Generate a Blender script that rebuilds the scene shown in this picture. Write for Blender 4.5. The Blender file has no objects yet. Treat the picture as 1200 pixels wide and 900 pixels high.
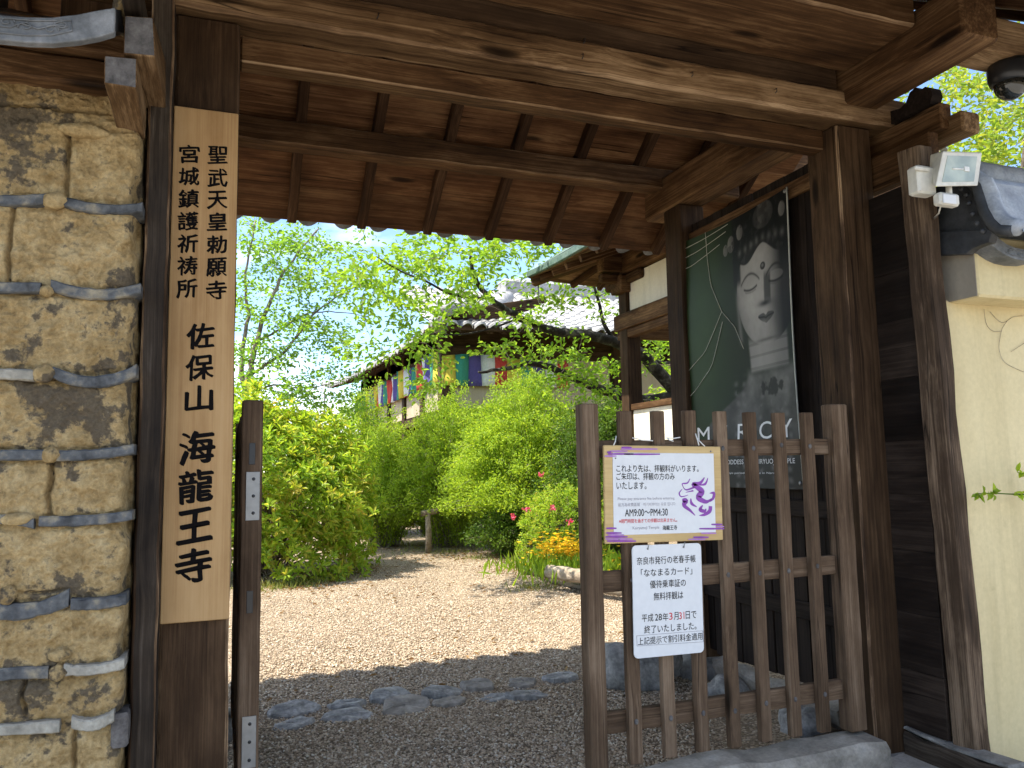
import bpy, bmesh, math, random
import numpy as np
from mathutils import Vector, Matrix
R_ = math.radians
rng = np.random.default_rng(7)
random.seed(7)
scene = bpy.context.scene
COL = scene.collection

# ------------------------------------------------------------------ camera, sky, sun, exposure
EYE = np.array([0.0, 0.0, 1.5])
YAW, PITCH, ROLL, FPX = R_(20.336), R_(6.029), R_(-1.067), 920.0
_f = np.array([math.sin(YAW)*math.cos(PITCH), math.cos(YAW)*math.cos(PITCH), math.sin(PITCH)])
_r = np.array([math.cos(YAW), -math.sin(YAW), 0.0]); _u = np.cross(_r, _f)
_c, _s = math.cos(ROLL), math.sin(ROLL)
CAMM = np.array([_c*_r+_s*_u, -_s*_r+_c*_u, _f])          # rows: right, up, forward
cd = bpy.data.cameras.new('camera'); cd.sensor_width = 36.0; cd.lens = FPX/1200*36
cd.clip_start = 0.05; cd.clip_end = 2000
cam = bpy.data.objects.new('camera', cd); COL.objects.link(cam)
m4 = Matrix.Identity(4)
for i in range(3):
    m4[i][0] = CAMM[0][i]; m4[i][1] = CAMM[1][i]; m4[i][2] = -CAMM[2][i]; m4[i][3] = EYE[i]
cam.matrix_world = m4
scene.camera = cam

SUN_EL, SUN_AZ = R_(60), R_(-4)
sun_dir = Vector((-math.cos(SUN_EL)*math.cos(SUN_AZ), math.cos(SUN_EL)*math.sin(SUN_AZ), math.sin(SUN_EL)))
sl = bpy.data.lights.new('sun', 'SUN'); sl.energy = 4.7; sl.angle = R_(0.53); sl.color = (1.0, 0.94, 0.84)
so = bpy.data.objects.new('sun', sl); COL.objects.link(so)
so.rotation_euler = sun_dir.to_track_quat('Z', 'Y').to_euler(); so.location = (-6, 4, 12)

world = bpy.data.worlds.new('World'); scene.world = world; world.use_nodes = True
wt = world.node_tree; wt.nodes.clear()
def wn(t, **k):
    n = wt.nodes.new(t)
    for a, b in k.items(): setattr(n, a, b)
    return n
sky = wn('ShaderNodeTexSky', sky_type='NISHITA', sun_disc=False, sun_elevation=SUN_EL,
         sun_rotation=math.atan2(sun_dir.x, sun_dir.y), air_density=0.9, dust_density=0.15, ozone_density=3.0)
tc = wn('ShaderNodeTexCoord')
mp = wn('ShaderNodeMapping'); mp.inputs['Scale'].default_value = (1.0, 1.0, 2.6); mp.inputs['Location'].default_value = (0.35, 0.1, 0.12)
nz = wn('ShaderNodeTexNoise'); nz.inputs['Scale'].default_value = 2.3; nz.inputs['Detail'].default_value = 8; nz.inputs['Roughness'].default_value = 0.55
rp = wn('ShaderNodeValToRGB'); rp.color_ramp.elements[0].position = 0.48; rp.color_ramp.elements[1].position = 0.62
mx = wn('ShaderNodeMix', data_type='RGBA'); mx.inputs[7].default_value = (6.6, 6.6, 6.7, 1)
bg = wn('ShaderNodeBackground'); bg.inputs['Strength'].default_value = 0.15
wo = wn('ShaderNodeOutputWorld')
L = wt.links.new
L(tc.outputs['Generated'], mp.inputs['Vector']); L(mp.outputs['Vector'], nz.inputs['Vector']); L(nz.outputs['Fac'], rp.inputs['Fac'])
L(rp.outputs['Color'], mx.inputs[0]); L(sky.outputs['Color'], mx.inputs[6]); L(mx.outputs[2], bg.inputs['Color']); L(bg.outputs['Background'], wo.inputs['Surface'])

vs = scene.view_settings
vs.view_transform = 'Standard'; vs.look = 'None'; vs.gamma = 1.0; vs.use_curve_mapping = False
vs.exposure = 1.28
scene.render.engine = 'CYCLES'
cy = scene.cycles
cy.use_denoising = True
cy.max_bounces = 8; cy.diffuse_bounces = 5; cy.glossy_bounces = 2; cy.transmission_bounces = 4; cy.transparent_max_bounces = 6
cy.sample_clamp_indirect = 6.0; cy.use_adaptive_sampling = True; cy.adaptive_threshold = 0.02

# ------------------------------------------------------------------ helpers
def ray(u, v):
    return CAMM.T @ np.array([(u-600)/FPX, -(v-450)/FPX, 1.0])
def onY(u, v, c): d = ray(u, v); return EYE + d*(c/d[1])
def onX(u, v, c): d = ray(u, v); return EYE + d*(c/d[0])
def onZ(u, v, c): d = ray(u, v); return EYE + d*((c-EYE[2])/d[2])
def fbm2(x, y, octaves=5, seed=0, gain=0.5):
    out = np.zeros_like(x, float); amp = 1.0; tot = 0
    for o in range(octaves):
        r = np.random.default_rng(seed+o*17); tab = r.random((256, 256))
        xi = np.floor(x).astype(int); yi = np.floor(y).astype(int); fx = x-xi; fy = y-yi
        fx = fx*fx*(3-2*fx); fy = fy*fy*(3-2*fy)
        a = tab[xi % 256, yi % 256]; b = tab[(xi+1) % 256, yi % 256]; c = tab[xi % 256, (yi+1) % 256]; d = tab[(xi+1) % 256, (yi+1) % 256]
        out += amp*((a*(1-fx)+b*fx)*(1-fy)+(c*(1-fx)+d*fx)*fy); tot += amp; amp *= gain; x = x*2.03; y = y*2.03
    return out/tot
def sstep(a, b, x):
    t = np.clip((x-a)/(b-a), 0, 1); return t*t*(3-2*t)

def props(o, label=None, cat=None, group=None, kind=None):
    if label: o['label'] = label
    if cat: o['category'] = cat
    if group: o['group'] = group
    if kind: o['kind'] = kind
    return o
def empty(name, loc, label, cat, group=None):
    o = bpy.data.objects.new(name, None); COL.objects.link(o); o.location = loc; o.empty_display_size = 0.1
    return props(o, label, cat, group)
def wloc(o):
    p = Vector((0, 0, 0))
    while o is not None: p = p+o.location; o = o.parent
    return p
def link_mesh(name, me, mat, parent=None, loc=None):
    o = bpy.data.objects.new(name, me); COL.objects.link(o)
    if mat is not None: me.materials.append(mat)
    if parent is not None: o.parent = parent
    off = wloc(parent) if parent is not None else Vector((0, 0, 0))
    if loc is not None: o.location = Vector(loc)-off; off = Vector(loc)
    if off.length > 0: me.transform(Matrix.Translation(-off))
    return o

class MB:
    """collects solids in world space (with a grain coordinate per vertex) and links them as ONE mesh"""
    def __init__(s): s.v = []; s.f = []; s.g = []; s.sm = []; s.mi = []; s.cur = 0
    def add(s, v, f, g=None, smooth=False):
        b = len(s.v); s.v += [tuple(map(float, p)) for p in v]; s.f += [tuple(i+b for i in q) for q in f]
        s.g += [tuple(map(float, p)) for p in (g if g is not None else v)]; s.sm += [smooth]*len(f); s.mi += [s.cur]*len(f)
    def bar(s, p0, p1, w, h, up=(0, 0, 1), ch=0.006, jit=0.0, seg=1, taper=1.0, twist=0):
        """box from p0 to p1; w sideways, h along up; chamfered; hewn unevenly when jit > 0"""
        p0 = np.array(p0, float); p1 = np.array(p1, float); ax = p1-p0; ln = np.linalg.norm(ax); ax /= ln
        up = np.array(up, float); sd = np.cross(up, ax)
        sd /= np.linalg.norm(sd); up = np.cross(ax, sd)
        ch = min(ch, w*0.3, h*0.3, ln*0.3)
        prof = [(-w/2+ch, -h/2), (w/2-ch, -h/2), (w/2, -h/2+ch), (w/2, h/2-ch), (w/2-ch, h/2), (-w/2+ch, h/2), (-w/2, h/2-ch), (-w/2, -h/2+ch)]
        inn = [(a*(1-2*ch/w), b*(1-2*ch/h)) for a, b in prof]
        xs = [0.0]+list(np.linspace(ch, ln-ch, seg+1))+[ln]
        V = []; G = []; off = rng.random(3)*40
        for k, x in enumerate(xs):
            pr = inn if k in (0, len(xs)-1) else prof
            t = 1+(taper-1)*x/ln
            ja = rng.normal(0, jit, 2) if jit else (0, 0)
            for a, b in pr:
                jj = rng.normal(0, jit*0.6, 2) if jit else (0, 0)
                a2, b2 = a*t+ja[0]+jj[0], b*t+ja[1]+jj[1]
                V.append(p0+ax*x+sd*a2+up*b2); G.append((x+off[0], a+off[1], b+off[2]))
        F = [tuple(range(7, -1, -1))]
        for k in range(len(xs)-1):
            for i in range(8):
                j = (i+1) % 8; F.append((k*8+i, k*8+j, k*8+8+j, k*8+8+i))
        n = (len(xs)-1)*8; F.append(tuple(n+i for i in range(8)))
        s.add(V, F, G)
        k0 = len(s.mi)-len(F)
        for q in range(len(xs)-1):
            for i in (1, 3, 5, 7): s.mi[k0+1+q*8+i] = 1
    def box(s, a, b, ch=0.006, jit=0.0, seg=1, axis=None):
        """axis-aligned box between corners; grain along the longest axis"""
        a = np.minimum(a, b).astype(float) if False else np.array([min(p, q) for p, q in zip(a, b)], float)
        b2 = np.array([max(p, q) for p, q in zip(a, b)], float); b = b2
        d = b-a; k = int(np.argmax(d)) if axis is None else axis; c = (a+b)/2
        p0 = c.copy(); p1 = c.copy(); p0[k] = a[k]; p1[k] = b[k]
        if k == 2: s.bar(p0, p1, d[0], d[1], up=(0, 1, 0), ch=ch, jit=jit, seg=seg)
        elif k == 0: s.bar(p0, p1, d[1], d[2], ch=ch, jit=jit, seg=seg)
        else: s.bar(p0, p1, d[0], d[2], ch=ch, jit=jit, seg=seg)
    def tube(s, pts, rad, k=7, cap=True, smooth=True):
        pts = np.array(pts, float); n = len(pts)
        rad = np.full(n, rad) if np.isscalar(rad) else np.array(rad, float)
        V = []; F = []; G = []; prev = None; run = 0; off = rng.random()*30
        for i in range(n):
            t = pts[min(i+1, n-1)]-pts[max(i-1, 0)]; t = t/(np.linalg.norm(t)+1e-9)
            if prev is None:
                a = np.cross(t, (0, 0, 1.0) if abs(t[2]) < 0.9 else (1.0, 0, 0))
            else: a = prev-t*np.dot(prev, t)
            a /= np.linalg.norm(a); prev = a; b = np.cross(t, a)
            if i: run += np.linalg.norm(pts[i]-pts[i-1])
            for j in range(k):
                an = 2*math.pi*j/k; V.append(pts[i]+rad[i]*(math.cos(an)*a+math.sin(an)*b))
                G.append((run+off, math.cos(an)*rad[i], math.sin(an)*rad[i]))
        for i in range(n-1):
            for j in range(k):
                q = (j+1) % k; F.append((i*k+j, i*k+q, i*k+k+q, i*k+k+j))
        if cap: F.append(tuple(range(k-1, -1, -1))); F.append(tuple((n-1)*k+j for j in range(k)))
        s.add(V, F, G, smooth)
    def prism(s, poly, d, up=None, ch=0):
        """closed polygon (3D points) pushed along vector d"""
        n = len(poly); poly = [np.array(p, float) for p in poly]; d = np.array(d, float)
        V = poly+[p+d for p in poly]
        F = [tuple(range(n-1, -1, -1)), tuple(range(n, 2*n))]+[(i, (i+1) % n, n+(i+1) % n, n+i) for i in range(n)]
        s.add(V, F)
    def sphere(s, c, r, nu=12, nv=8, jitter=0, zmin=-1):
        c = np.array(c, float); r = np.array(r, float)*np.ones(3); V = []; F = []
        for i in range(nv+1):
            th = math.pi*i/nv
            for j in range(nu):
                ph = 2*math.pi*j/nu; p = np.array([math.sin(th)*math.cos(ph), math.sin(th)*math.sin(ph), math.cos(th)])
                q = p*r
                if jitter: q = q*(1+jitter*(fbm2(np.array([p[0]*1.7+p[2]*1.3+5+c[0]*3]), np.array([p[1]*1.7-p[2]+9+c[1]*3]), 3)[0]-0.5))
                q[2] = max(q[2], zmin*r[2]); V.append(c+q)
        for i in range(nv):
            for j in range(nu):
                q = (j+1) % nu; F.append((i*nu+j, (i+1)*nu+j, (i+1)*nu+q, i*nu+q))
        s.add(V, F, None, True)
    def build(s, name, mat, parent=None, label=None, loc=None, smooth=None, worn=None):
        me = bpy.data.meshes.new(name); me.from_pydata(s.v, [], s.f)
        at = me.attributes.new('grain', 'FLOAT_VECTOR', 'POINT'); at.data.foreach_set('vector', np.array(s.g, np.float32).ravel())
        sm = np.array(s.sm) if smooth is None else np.full(len(s.f), smooth)
        me.polygons.foreach_set('use_smooth', sm); me.polygons.foreach_set('material_index', np.array(s.mi, np.int32))
        bm = bmesh.new(); bm.from_mesh(me); bmesh.ops.recalc_face_normals(bm, faces=bm.faces); bm.to_mesh(me); bm.free()
        me.update()
        o = link_mesh(name, me, mat, parent, loc)
        if worn is not None: me.materials.append(worn)
        elif mat is not None and not any(s.cur == 1 for _ in (0,)) and 1 in s.mi and not s.cur: me.polygons.foreach_set('material_index', np.zeros(len(s.mi), np.int32))
        if label: o['label'] = label
        return o
def np_mesh(name, V, F, smooth=False):
    V = np.asarray(V, np.float32); F = np.asarray(F, np.int32); k = F.shape[1]
    me = bpy.data.meshes.new(name); me.vertices.add(len(V)); me.vertices.foreach_set('co', V.ravel())
    me.loops.add(F.size); me.loops.foreach_set('vertex_index', F.ravel())
    me.polygons.add(len(F)); me.polygons.foreach_set('loop_start', np.arange(0, F.size, k, dtype=np.int32))
    me.polygons.foreach_set('loop_total', np.full(len(F), k, np.int32))
    me.polygons.foreach_set('use_smooth', np.full(len(F), smooth)); me.update(calc_edges=True)
    return me
def grid_faces(nu, nv):
    i, j = np.meshgrid(np.arange(nu-1), np.arange(nv-1), indexing='ij'); a = (i*nv+j).ravel()
    return np.stack([a, a+nv, a+nv+1, a+1], 1)

def smooth(pts, n=5):
    pts = np.array(pts, float); out = []
    for i in range(len(pts)-1):
        p0, p1, p2, p3 = pts[max(i-1, 0)], pts[i], pts[i+1], pts[min(i+2, len(pts)-1)]
        for f in np.linspace(0, 1, n, endpoint=False): out.append(0.5*((2*p1)+(-p0+p2)*f+(2*p0-5*p1+4*p2-p3)*f*f+(-p0+3*p1-3*p2+p3)*f**3))
    out.append(pts[-1]); return np.array(out)

# ------------------------------------------------------------------ materials
class NT:
    def __init__(s, name):
        s.m = bpy.data.materials.new(name); s.m.use_nodes = True; s.t = s.m.node_tree; s.t.nodes.clear()
        s.out = s.n('ShaderNodeOutputMaterial'); s.b = s.n('ShaderNodeBsdfPrincipled'); s.l(s.b.outputs[0], s.out.inputs['Surface'])
    def n(s, t, **k):
        n = s.t.nodes.new(t)
        for a, b in k.items():
            if a.startswith('_'): n.inputs[a[1:].replace('_', ' ')].default_value = b
            else: setattr(n, a, b)
        return n
    def l(s, a, b): s.t.links.new(a, b)
    def noise(s, vec, scale, detail=4, rough=0.5, dist=0.0, out='Fac'):
        n = s.n('ShaderNodeTexNoise', _Scale=scale, _Detail=detail, _Roughness=rough, _Distortion=dist)
        if vec is not None: s.l(vec, n.inputs['Vector'])
        return n.outputs[out]
    def ramp(s, fac, stops, interp='LINEAR'):
        r = s.n('ShaderNodeValToRGB'); cr = r.color_ramp; cr.interpolation = interp
        while len(cr.elements) < len(stops): cr.elements.new(0.5)
        for e, (p, c) in zip(cr.elements, stops):
            e.position = p; e.color = (*c, 1) if not np.isscalar(c) else (c, c, c, 1)
        s.l(fac, r.inputs['Fac']); return r.outputs['Color']
    def mix(s, fac, a, b, mode='MIX'):
        m = s.n('ShaderNodeMix', data_type='RGBA', blend_type=mode)
        for sock, val in ((0, fac), (6, a), (7, b)):
            if hasattr(val, 'is_linked'): s.l(val, m.inputs[sock])
            elif np.isscalar(val): m.inputs[sock].default_value = val
            else: m.inputs[sock].default_value = (*val, 1)
        return m.outputs[2]
    def math(s, op, a, b=None):
        m = s.n('ShaderNodeMath', operation=op)
        for i, v in enumerate((a, b)):
            if v is None: continue
            if hasattr(v, 'is_linked'): s.l(v, m.inputs[i])
            else: m.inputs[i].default_value = v
        return m.outputs[0]
    def map(s, vec, scale=(1, 1, 1), loc=(0, 0, 0)):
        m = s.n('ShaderNodeMapping'); m.inputs['Scale'].default_value = scale; m.inputs['Location'].default_value = loc
        s.l(vec, m.inputs['Vector']); return m.outputs['Vector']
    def bump(s, h, strength=0.3, dist=0.01):
        b = s.n('ShaderNodeBump', _Strength=strength, _Distance=dist); s.l(h, b.inputs['Height']); s.l(b.outputs['Normal'], s.b.inputs['Normal'])
    def color(s, c): s.l(c, s.b.inputs['Base Color'])
    def set(s, **k):
        for a, v in k.items(): s.b.inputs[a.replace('_', ' ')].default_value = v
    def attr(s, name): return s.n('ShaderNodeAttribute', attribute_name=name).outputs['Vector']
    def obj(s): return s.n('ShaderNodeTexCoord').outputs['Object']
    def rnd(s): return s.n('ShaderNodeNewGeometry').outputs['Random Per Island']

def wood(name, dark, mid, light, rough=0.75, knots=True, bump=0.35, contrast=1.0, ring=9.0, island=(0.72, 1.25)):
    t = NT(name); g = t.attr('grain')
    kv = t.map(g, (1.1, 4.2, 4.2))
    vor = t.n('ShaderNodeTexVoronoi', _Scale=1.0, _Randomness=1.0); t.l(kv, vor.inputs['Vector'])
    kd = vor.outputs['Distance']
    knot = t.ramp(kd, [(0.0, 1.0), (0.075, 0.8), (0.13, 0.0)])
    warp = t.ramp(kd, [(0.0, 1.0), (0.40, 0.0)])
    # grain lines bend round the knots
    vadd = t.n('ShaderNodeVectorMath', operation='MULTIPLY_ADD'); t.l(warp, vadd.inputs[0]); vadd.inputs[1].default_value = (0.0, 0.03, 0.03); t.l(g, vadd.inputs[2])
    gw = vadd.outputs[0] if knots else g
    big = t.noise(t.map(g, (0.45, 2.2, 2.2)), 1.0, 4, 0.6)
    patch = t.noise(t.map(g, (2.4, 9.0, 9.0), (4, 1, 2)), 1.0, 6, 0.65)
    lines = t.noise(t.map(gw, (0.35, ring*6.5, ring*6.5)), 1.0, 4, 0.55, 0.15)
    fine = t.noise(t.map(gw, (2.2, 260.0, 260.0)), 1.0, 3, 0.6)
    f = t.math('ADD', t.math('MULTIPLY', lines, 0.25), t.math('ADD', t.math('MULTIPLY', big, 0.33), t.math('ADD', t.math('MULTIPLY', patch, 0.34), t.math('MULTIPLY', fine, 0.20))))
    lo = 0.56-0.13/contrast; hi = 0.56+0.13/contrast
    c = t.ramp(f, [(lo, dark), (0.56, mid), (hi, light)])
    isl = t.ramp(t.rnd(), [(0, island[0]), (1, island[1])])
    c = t.mix(1.0, c, isl, 'MULTIPLY')
    if knots:
        c = t.mix(knot, c, tuple(x*0.35 for x in dark))
        cn = t.noise(t.map(g, (0.30, 11.0, 11.0), (9, 2, 5)), 1.0, 2, 0.5); cd_ = t.math('ABSOLUTE', t.math('SUBTRACT', cn, 0.5))
        cm = t.ramp(t.noise(t.map(g, (0.8, 3.0, 3.0), (2, 7, 3)), 1.0, 2), [(0.50, 0.0), (0.58, 1.0)])
        c = t.mix(t.math('MULTIPLY', t.ramp(cd_, [(0.0, 0.9), (0.010, 0.0)]), cm), c, tuple(x*0.3 for x in dark))
    t.color(c)
    t.l(t.ramp(fine, [(0.3, rough-0.12), (0.7, min(1, rough+0.1))]), t.b.inputs['Roughness'])
    t.b.inputs['Specular IOR Level'].default_value = 0.13
    t.bump(t.math('ADD', t.math('MULTIPLY', fine, 0.6), lines), bump, 0.004)
    return t.m
def mottled(name, cols, scale=6, rough=0.85, bump=0.3, bscale=60, coord='obj', detail=6, spec=0.25, dist=0.006, island=0.0, stretch=(1, 1, 1)):
    t = NT(name); v = t.map(t.obj(), stretch)
    n = t.noise(v, scale, detail, 0.6)
    k = len(cols); c = t.ramp(n, [(0.32+0.36*i/(k-1), cc) for i, cc in enumerate(cols)])
    n2 = t.noise(v, bscale, 5, 0.65)
    c = t.mix(0.5, c, t.ramp(n2, [(0.3, 0.55), (0.7, 1.3)]), 'MULTIPLY')
    if island:
        c = t.mix(1.0, c, t.ramp(t.rnd(), [(0, 1-island), (1, 1+island)]), 'MULTIPLY')
    t.color(c); t.set(Roughness=rough); t.b.inputs['Specular IOR Level'].default_value = spec
    t.bump(n2, bump, dist); return t.m
def plain(name, c, rough=0.6, spec=0.4, metal=0.0, var=1.0):
    t = NT(name); n = t.noise(t.obj(), 30, 4)
    t.color(t.mix(var, c, t.ramp(n, [(0.3, 0.88), (0.7, 1.08)]), 'MULTIPLY')); t.set(Roughness=rough, Metallic=metal); t.b.inputs['Specular IOR Level'].default_value = spec
    return t.m
def leafmat(name, cols, trans=0.45, rough=0.5, gloss=0.3, clump=1.4):
    t = NT(name); r = t.rnd(); n = t.noise(t.obj(), clump, 3)
    f = t.math('ADD', t.math('MULTIPLY', r, 0.55), t.math('MULTIPLY', n, 0.62))
    k = len(cols); c = t.ramp(f, [(0.18+0.74*i/(k-1), cc) for i, cc in enumerate(cols)])
    t.color(c); t.set(Roughness=rough); t.b.inputs['Specular IOR Level'].default_value = gloss
    tr = t.n('ShaderNodeBsdfTranslucent'); t.l(t.mix(1.0, c, (1.5, 1.35, 0.55), 'MULTIPLY'), tr.inputs['Color'])
    mx = t.n('ShaderNodeMixShader'); mx.inputs[0].default_value = trans
    t.l(t.b.outputs[0], mx.inputs[1]); t.l(tr.outputs[0], mx.inputs[2]); t.l(mx.outputs[0], t.out.inputs['Surface'])
    return t.m

M = {}
M['beam'] = wood('beam_wood', (0.020, 0.0092, 0.0040), (0.080, 0.040, 0.0165), (0.21, 0.122, 0.058), contrast=1.1)
M['rafter'] = wood('rafter_wood', (0.012, 0.0055, 0.0025), (0.044, 0.021, 0.0095), (0.11, 0.060, 0.03), contrast=1.1)
M['beam_pale'] = wood('weathered_beam_wood', (0.034, 0.017, 0.007), (0.130, 0.074, 0.034), (0.34, 0.222, 0.12), contrast=1.15)
M['post'] = wood('post_wood', (0.015, 0.008, 0.004), (0.045, 0.025, 0.0125), (0.105, 0.062, 0.033), contrast=1.05)
M['board'] = wood('roof_board_wood', (0.036, 0.0155, 0.0065), (0.112, 0.051, 0.0215), (0.25, 0.138, 0.064), contrast=1.05, island=(0.5, 1.6))
M['old'] = wood('old_grey_wood', (0.011, 0.008, 0.006), (0.036, 0.0265, 0.019), (0.105, 0.083, 0.063), contrast=1.1, bump=0.6)
M['stay'] = wood('stay_post_wood', (0.016, 0.010, 0.006), (0.058, 0.037, 0.023), (0.20, 0.14, 0.092), contrast=1.1, bump=0.6)
M['blackish'] = wood('blackish_wood', (0.006, 0.004, 0.003), (0.018, 0.012, 0.009), (0.045, 0.032, 0.024), contrast=1.0)  # very dark brown tone for side boards, wing panel and carved bracket
M['worn2'] = wood('worn_beam_edge', (0.05, 0.026, 0.012), (0.19, 0.115, 0.06), (0.42, 0.29, 0.17), contrast=1.3)
M['worn'] = wood('worn_wood_edge', (0.02, 0.011, 0.006), (0.085, 0.05, 0.028), (0.36, 0.24, 0.14), contrast=1.6)
M['lattice'] = wood('lattice_wood', (0.040, 0.024, 0.0135), (0.108, 0.069, 0.0425), (0.22, 0.155, 0.103), contrast=1.15, bump=0.6)
M['endgrain'] = mottled('end_grain', [(0.05, 0.047, 0.045), (0.11, 0.10, 0.095), (0.16, 0.15, 0.14)], 18, 0.9, 0.6, 90)
M['hinoki'] = wood('sign_wood', (0.27, 0.150, 0.060), (0.40, 0.248, 0.112), (0.475, 0.318, 0.162), rough=0.6, knots=False, bump=0.05, contrast=0.8, ring=5)
M['threshold'] = mottled('threshold_stone', [(0.15, 0.135, 0.112), (0.26, 0.233, 0.195), (0.36, 0.33, 0.285)], 5, 0.85, 0.4, 50)
M['stone'] = mottled('blue_grey_stone', [(0.08, 0.077, 0.07), (0.165, 0.158, 0.145), (0.27, 0.255, 0.23)], 8, 0.8, 0.5, 45, island=0.3)
M['slate'] = mottled('slate_stone', [(0.15, 0.148, 0.14), (0.28, 0.272, 0.255), (0.42, 0.405, 0.375)], 11, 0.75, 0.5, 45, island=0.0)
M['stone_tan'] = mottled('tan_stone', [(0.17, 0.15, 0.125), (0.28, 0.25, 0.21), (0.38, 0.345, 0.30)], 9, 0.85, 0.5, 45)
M['ink'] = plain('black_ink', (0.007, 0.006, 0.006), 0.85, 0.04)
M['tile'] = mottled('grey_roof_tile', [(0.075, 0.08, 0.085), (0.14, 0.148, 0.158), (0.25, 0.26, 0.275)], 7, 0.6, 0.25, 60, spec=0.4)
M['tile_hall'] = mottled('pale_roof_tile', [(0.20, 0.195, 0.19), (0.32, 0.315, 0.31), (0.44, 0.435, 0.43)], 5, 0.6, 0.2, 40, spec=0.3)
M['tile_dark'] = mottled('dark_roof_tile', [(0.018, 0.019, 0.02), (0.035, 0.037, 0.04), (0.06, 0.062, 0.066)], 8, 0.55, 0.2, 60, spec=0.4)
M['tile_silver'] = mottled('silver_glazed_tile', [(0.20, 0.22, 0.25), (0.30, 0.325, 0.36), (0.42, 0.44, 0.46)], 8, 0.42, 0.15, 60, spec=0.6)
M['tile_bit'] = mottled('wall_tile_piece', [(0.045, 0.048, 0.052), (0.105, 0.11, 0.115), (0.29, 0.25, 0.175)], 14, 0.8, 0.5, 60, island=0.3)
M['tile_pale'] = mottled('pale_wall_tile', [(0.20, 0.19, 0.16), (0.31, 0.29, 0.245), (0.42, 0.40, 0.345)], 9, 0.85, 0.5, 60)
M['white_plastic'] = plain('cream_plastic', (0.66, 0.64, 0.57), 0.4, 0.5)
M['steel'] = plain('zinc_plate', (0.27, 0.27, 0.265), 0.42, 0.5, 0.6)
M['black_plastic'] = plain('black_plastic', (0.015, 0.015, 0.016), 0.35, 0.5)
M['paper'] = plain('white_panel', (0.70, 0.705, 0.71), 0.5, 0.3, var=0.3)
M['red'] = plain('red_ink', (0.62, 0.03, 0.04), 0.5)
M['purple'] = plain('purple_ink', (0.25, 0.06, 0.36), 0.5)
M['mauve'] = plain('mauve_ink', (0.42, 0.20, 0.50), 0.5)
M['greyink'] = plain('grey_ink', (0.30, 0.28, 0.32), 0.5)
M['white'] = plain('white_paint', (0.82, 0.82, 0.80), 0.5)
M['thread'] = plain('printed_thread', (0.5, 0.5, 0.42), 0.6, 0.2)
M['string'] = plain('white_cord', (0.75, 0.75, 0.72), 0.7)
M['copper'] = mottled('copper_edge', [(0.05, 0.085, 0.07), (0.09, 0.14, 0.115), (0.14, 0.19, 0.16)], 6, 0.6, 0.2)
M['bark'] = mottled('dark_bark', [(0.012, 0.010, 0.008), (0.035, 0.03, 0.026), (0.13, 0.125, 0.11)], 9, 0.95, 0.8, 40, dist=0.02)
M['twig'] = mottled('pale_bark', [(0.10, 0.075, 0.055), (0.20, 0.16, 0.125), (0.32, 0.28, 0.23)], 7, 0.9, 0.5, 40)
M['log'] = mottled('weathered_log', [(0.17, 0.13, 0.09), (0.30, 0.24, 0.17), (0.42, 0.35, 0.27)], 6, 0.85, 0.5, 30, stretch=(3, 0.5, 3))
# glass of the floodlight
t = NT('lamp_glass'); t.color(t.ramp(t.noise(t.obj(), 9, 3), [(0.35, (0.32, 0.36, 0.30)), (0.65, (0.50, 0.54, 0.44))])); t.set(Roughness=0.12); t.b.inputs['Specular IOR Level'].default_value = 0.8; M['lamp_glass'] = t.m
t = NT('dome_glass'); t.color(t.ramp(t.noise(t.obj(), 9, 3), [(0.3, (0.008, 0.009, 0.008)), (0.7, (0.02, 0.022, 0.02))])); t.set(Roughness=0.06); t.b.inputs['Specular IOR Level'].default_value = 0.9; M['dome_glass'] = t.m
# plaster
def plaster(name, base, dirt):
    t = NT(name); o = t.obj()
    n = t.noise(t.map(o, (1, 1, 0.35)), 2.2, 6, 0.6); s = t.noise(o, 40, 5, 0.6)
    c = t.ramp(n, [(0.3, dirt), (0.62, base)])
    st = t.noise(t.map(o, (9, 9, 0.5)), 1.0, 5, 0.6); c = t.mix(t.ramp(st, [(0.52, 0.0), (0.72, 0.35)]), c, tuple(x*0.6 for x in dirt))
    cr = t.noise(t.map(o, (1, 1, 1), (3, 5, 2)), 5, 8, 0.7); c = t.mix(t.ramp(cr, [(0.60, 0.0), (0.68, 0.3)]), c, tuple(x*0.7 for x in dirt))
    c = t.mix(0.35, c, t.ramp(s, [(0.3, 0.8), (0.7, 1.1)]), 'MULTIPLY')
    t.color(c); t.set(Roughness=0.9); t.b.inputs['Specular IOR Level'].default_value = 0.2; t.bump(s, 0.15, 0.003); return t.m
M['plaster'] = plaster('ochre_plaster', (0.66, 0.555, 0.325), (0.55, 0.45, 0.245))
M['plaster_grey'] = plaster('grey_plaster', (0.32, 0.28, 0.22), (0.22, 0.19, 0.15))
M['plaster_tan'] = plaster('tan_plaster', (0.46, 0.38, 0.27), (0.36, 0.29, 0.20))
M['plaster_white'] = plaster('cream_plaster', (0.78, 0.72, 0.58), (0.70, 0.63, 0.48))
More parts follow.
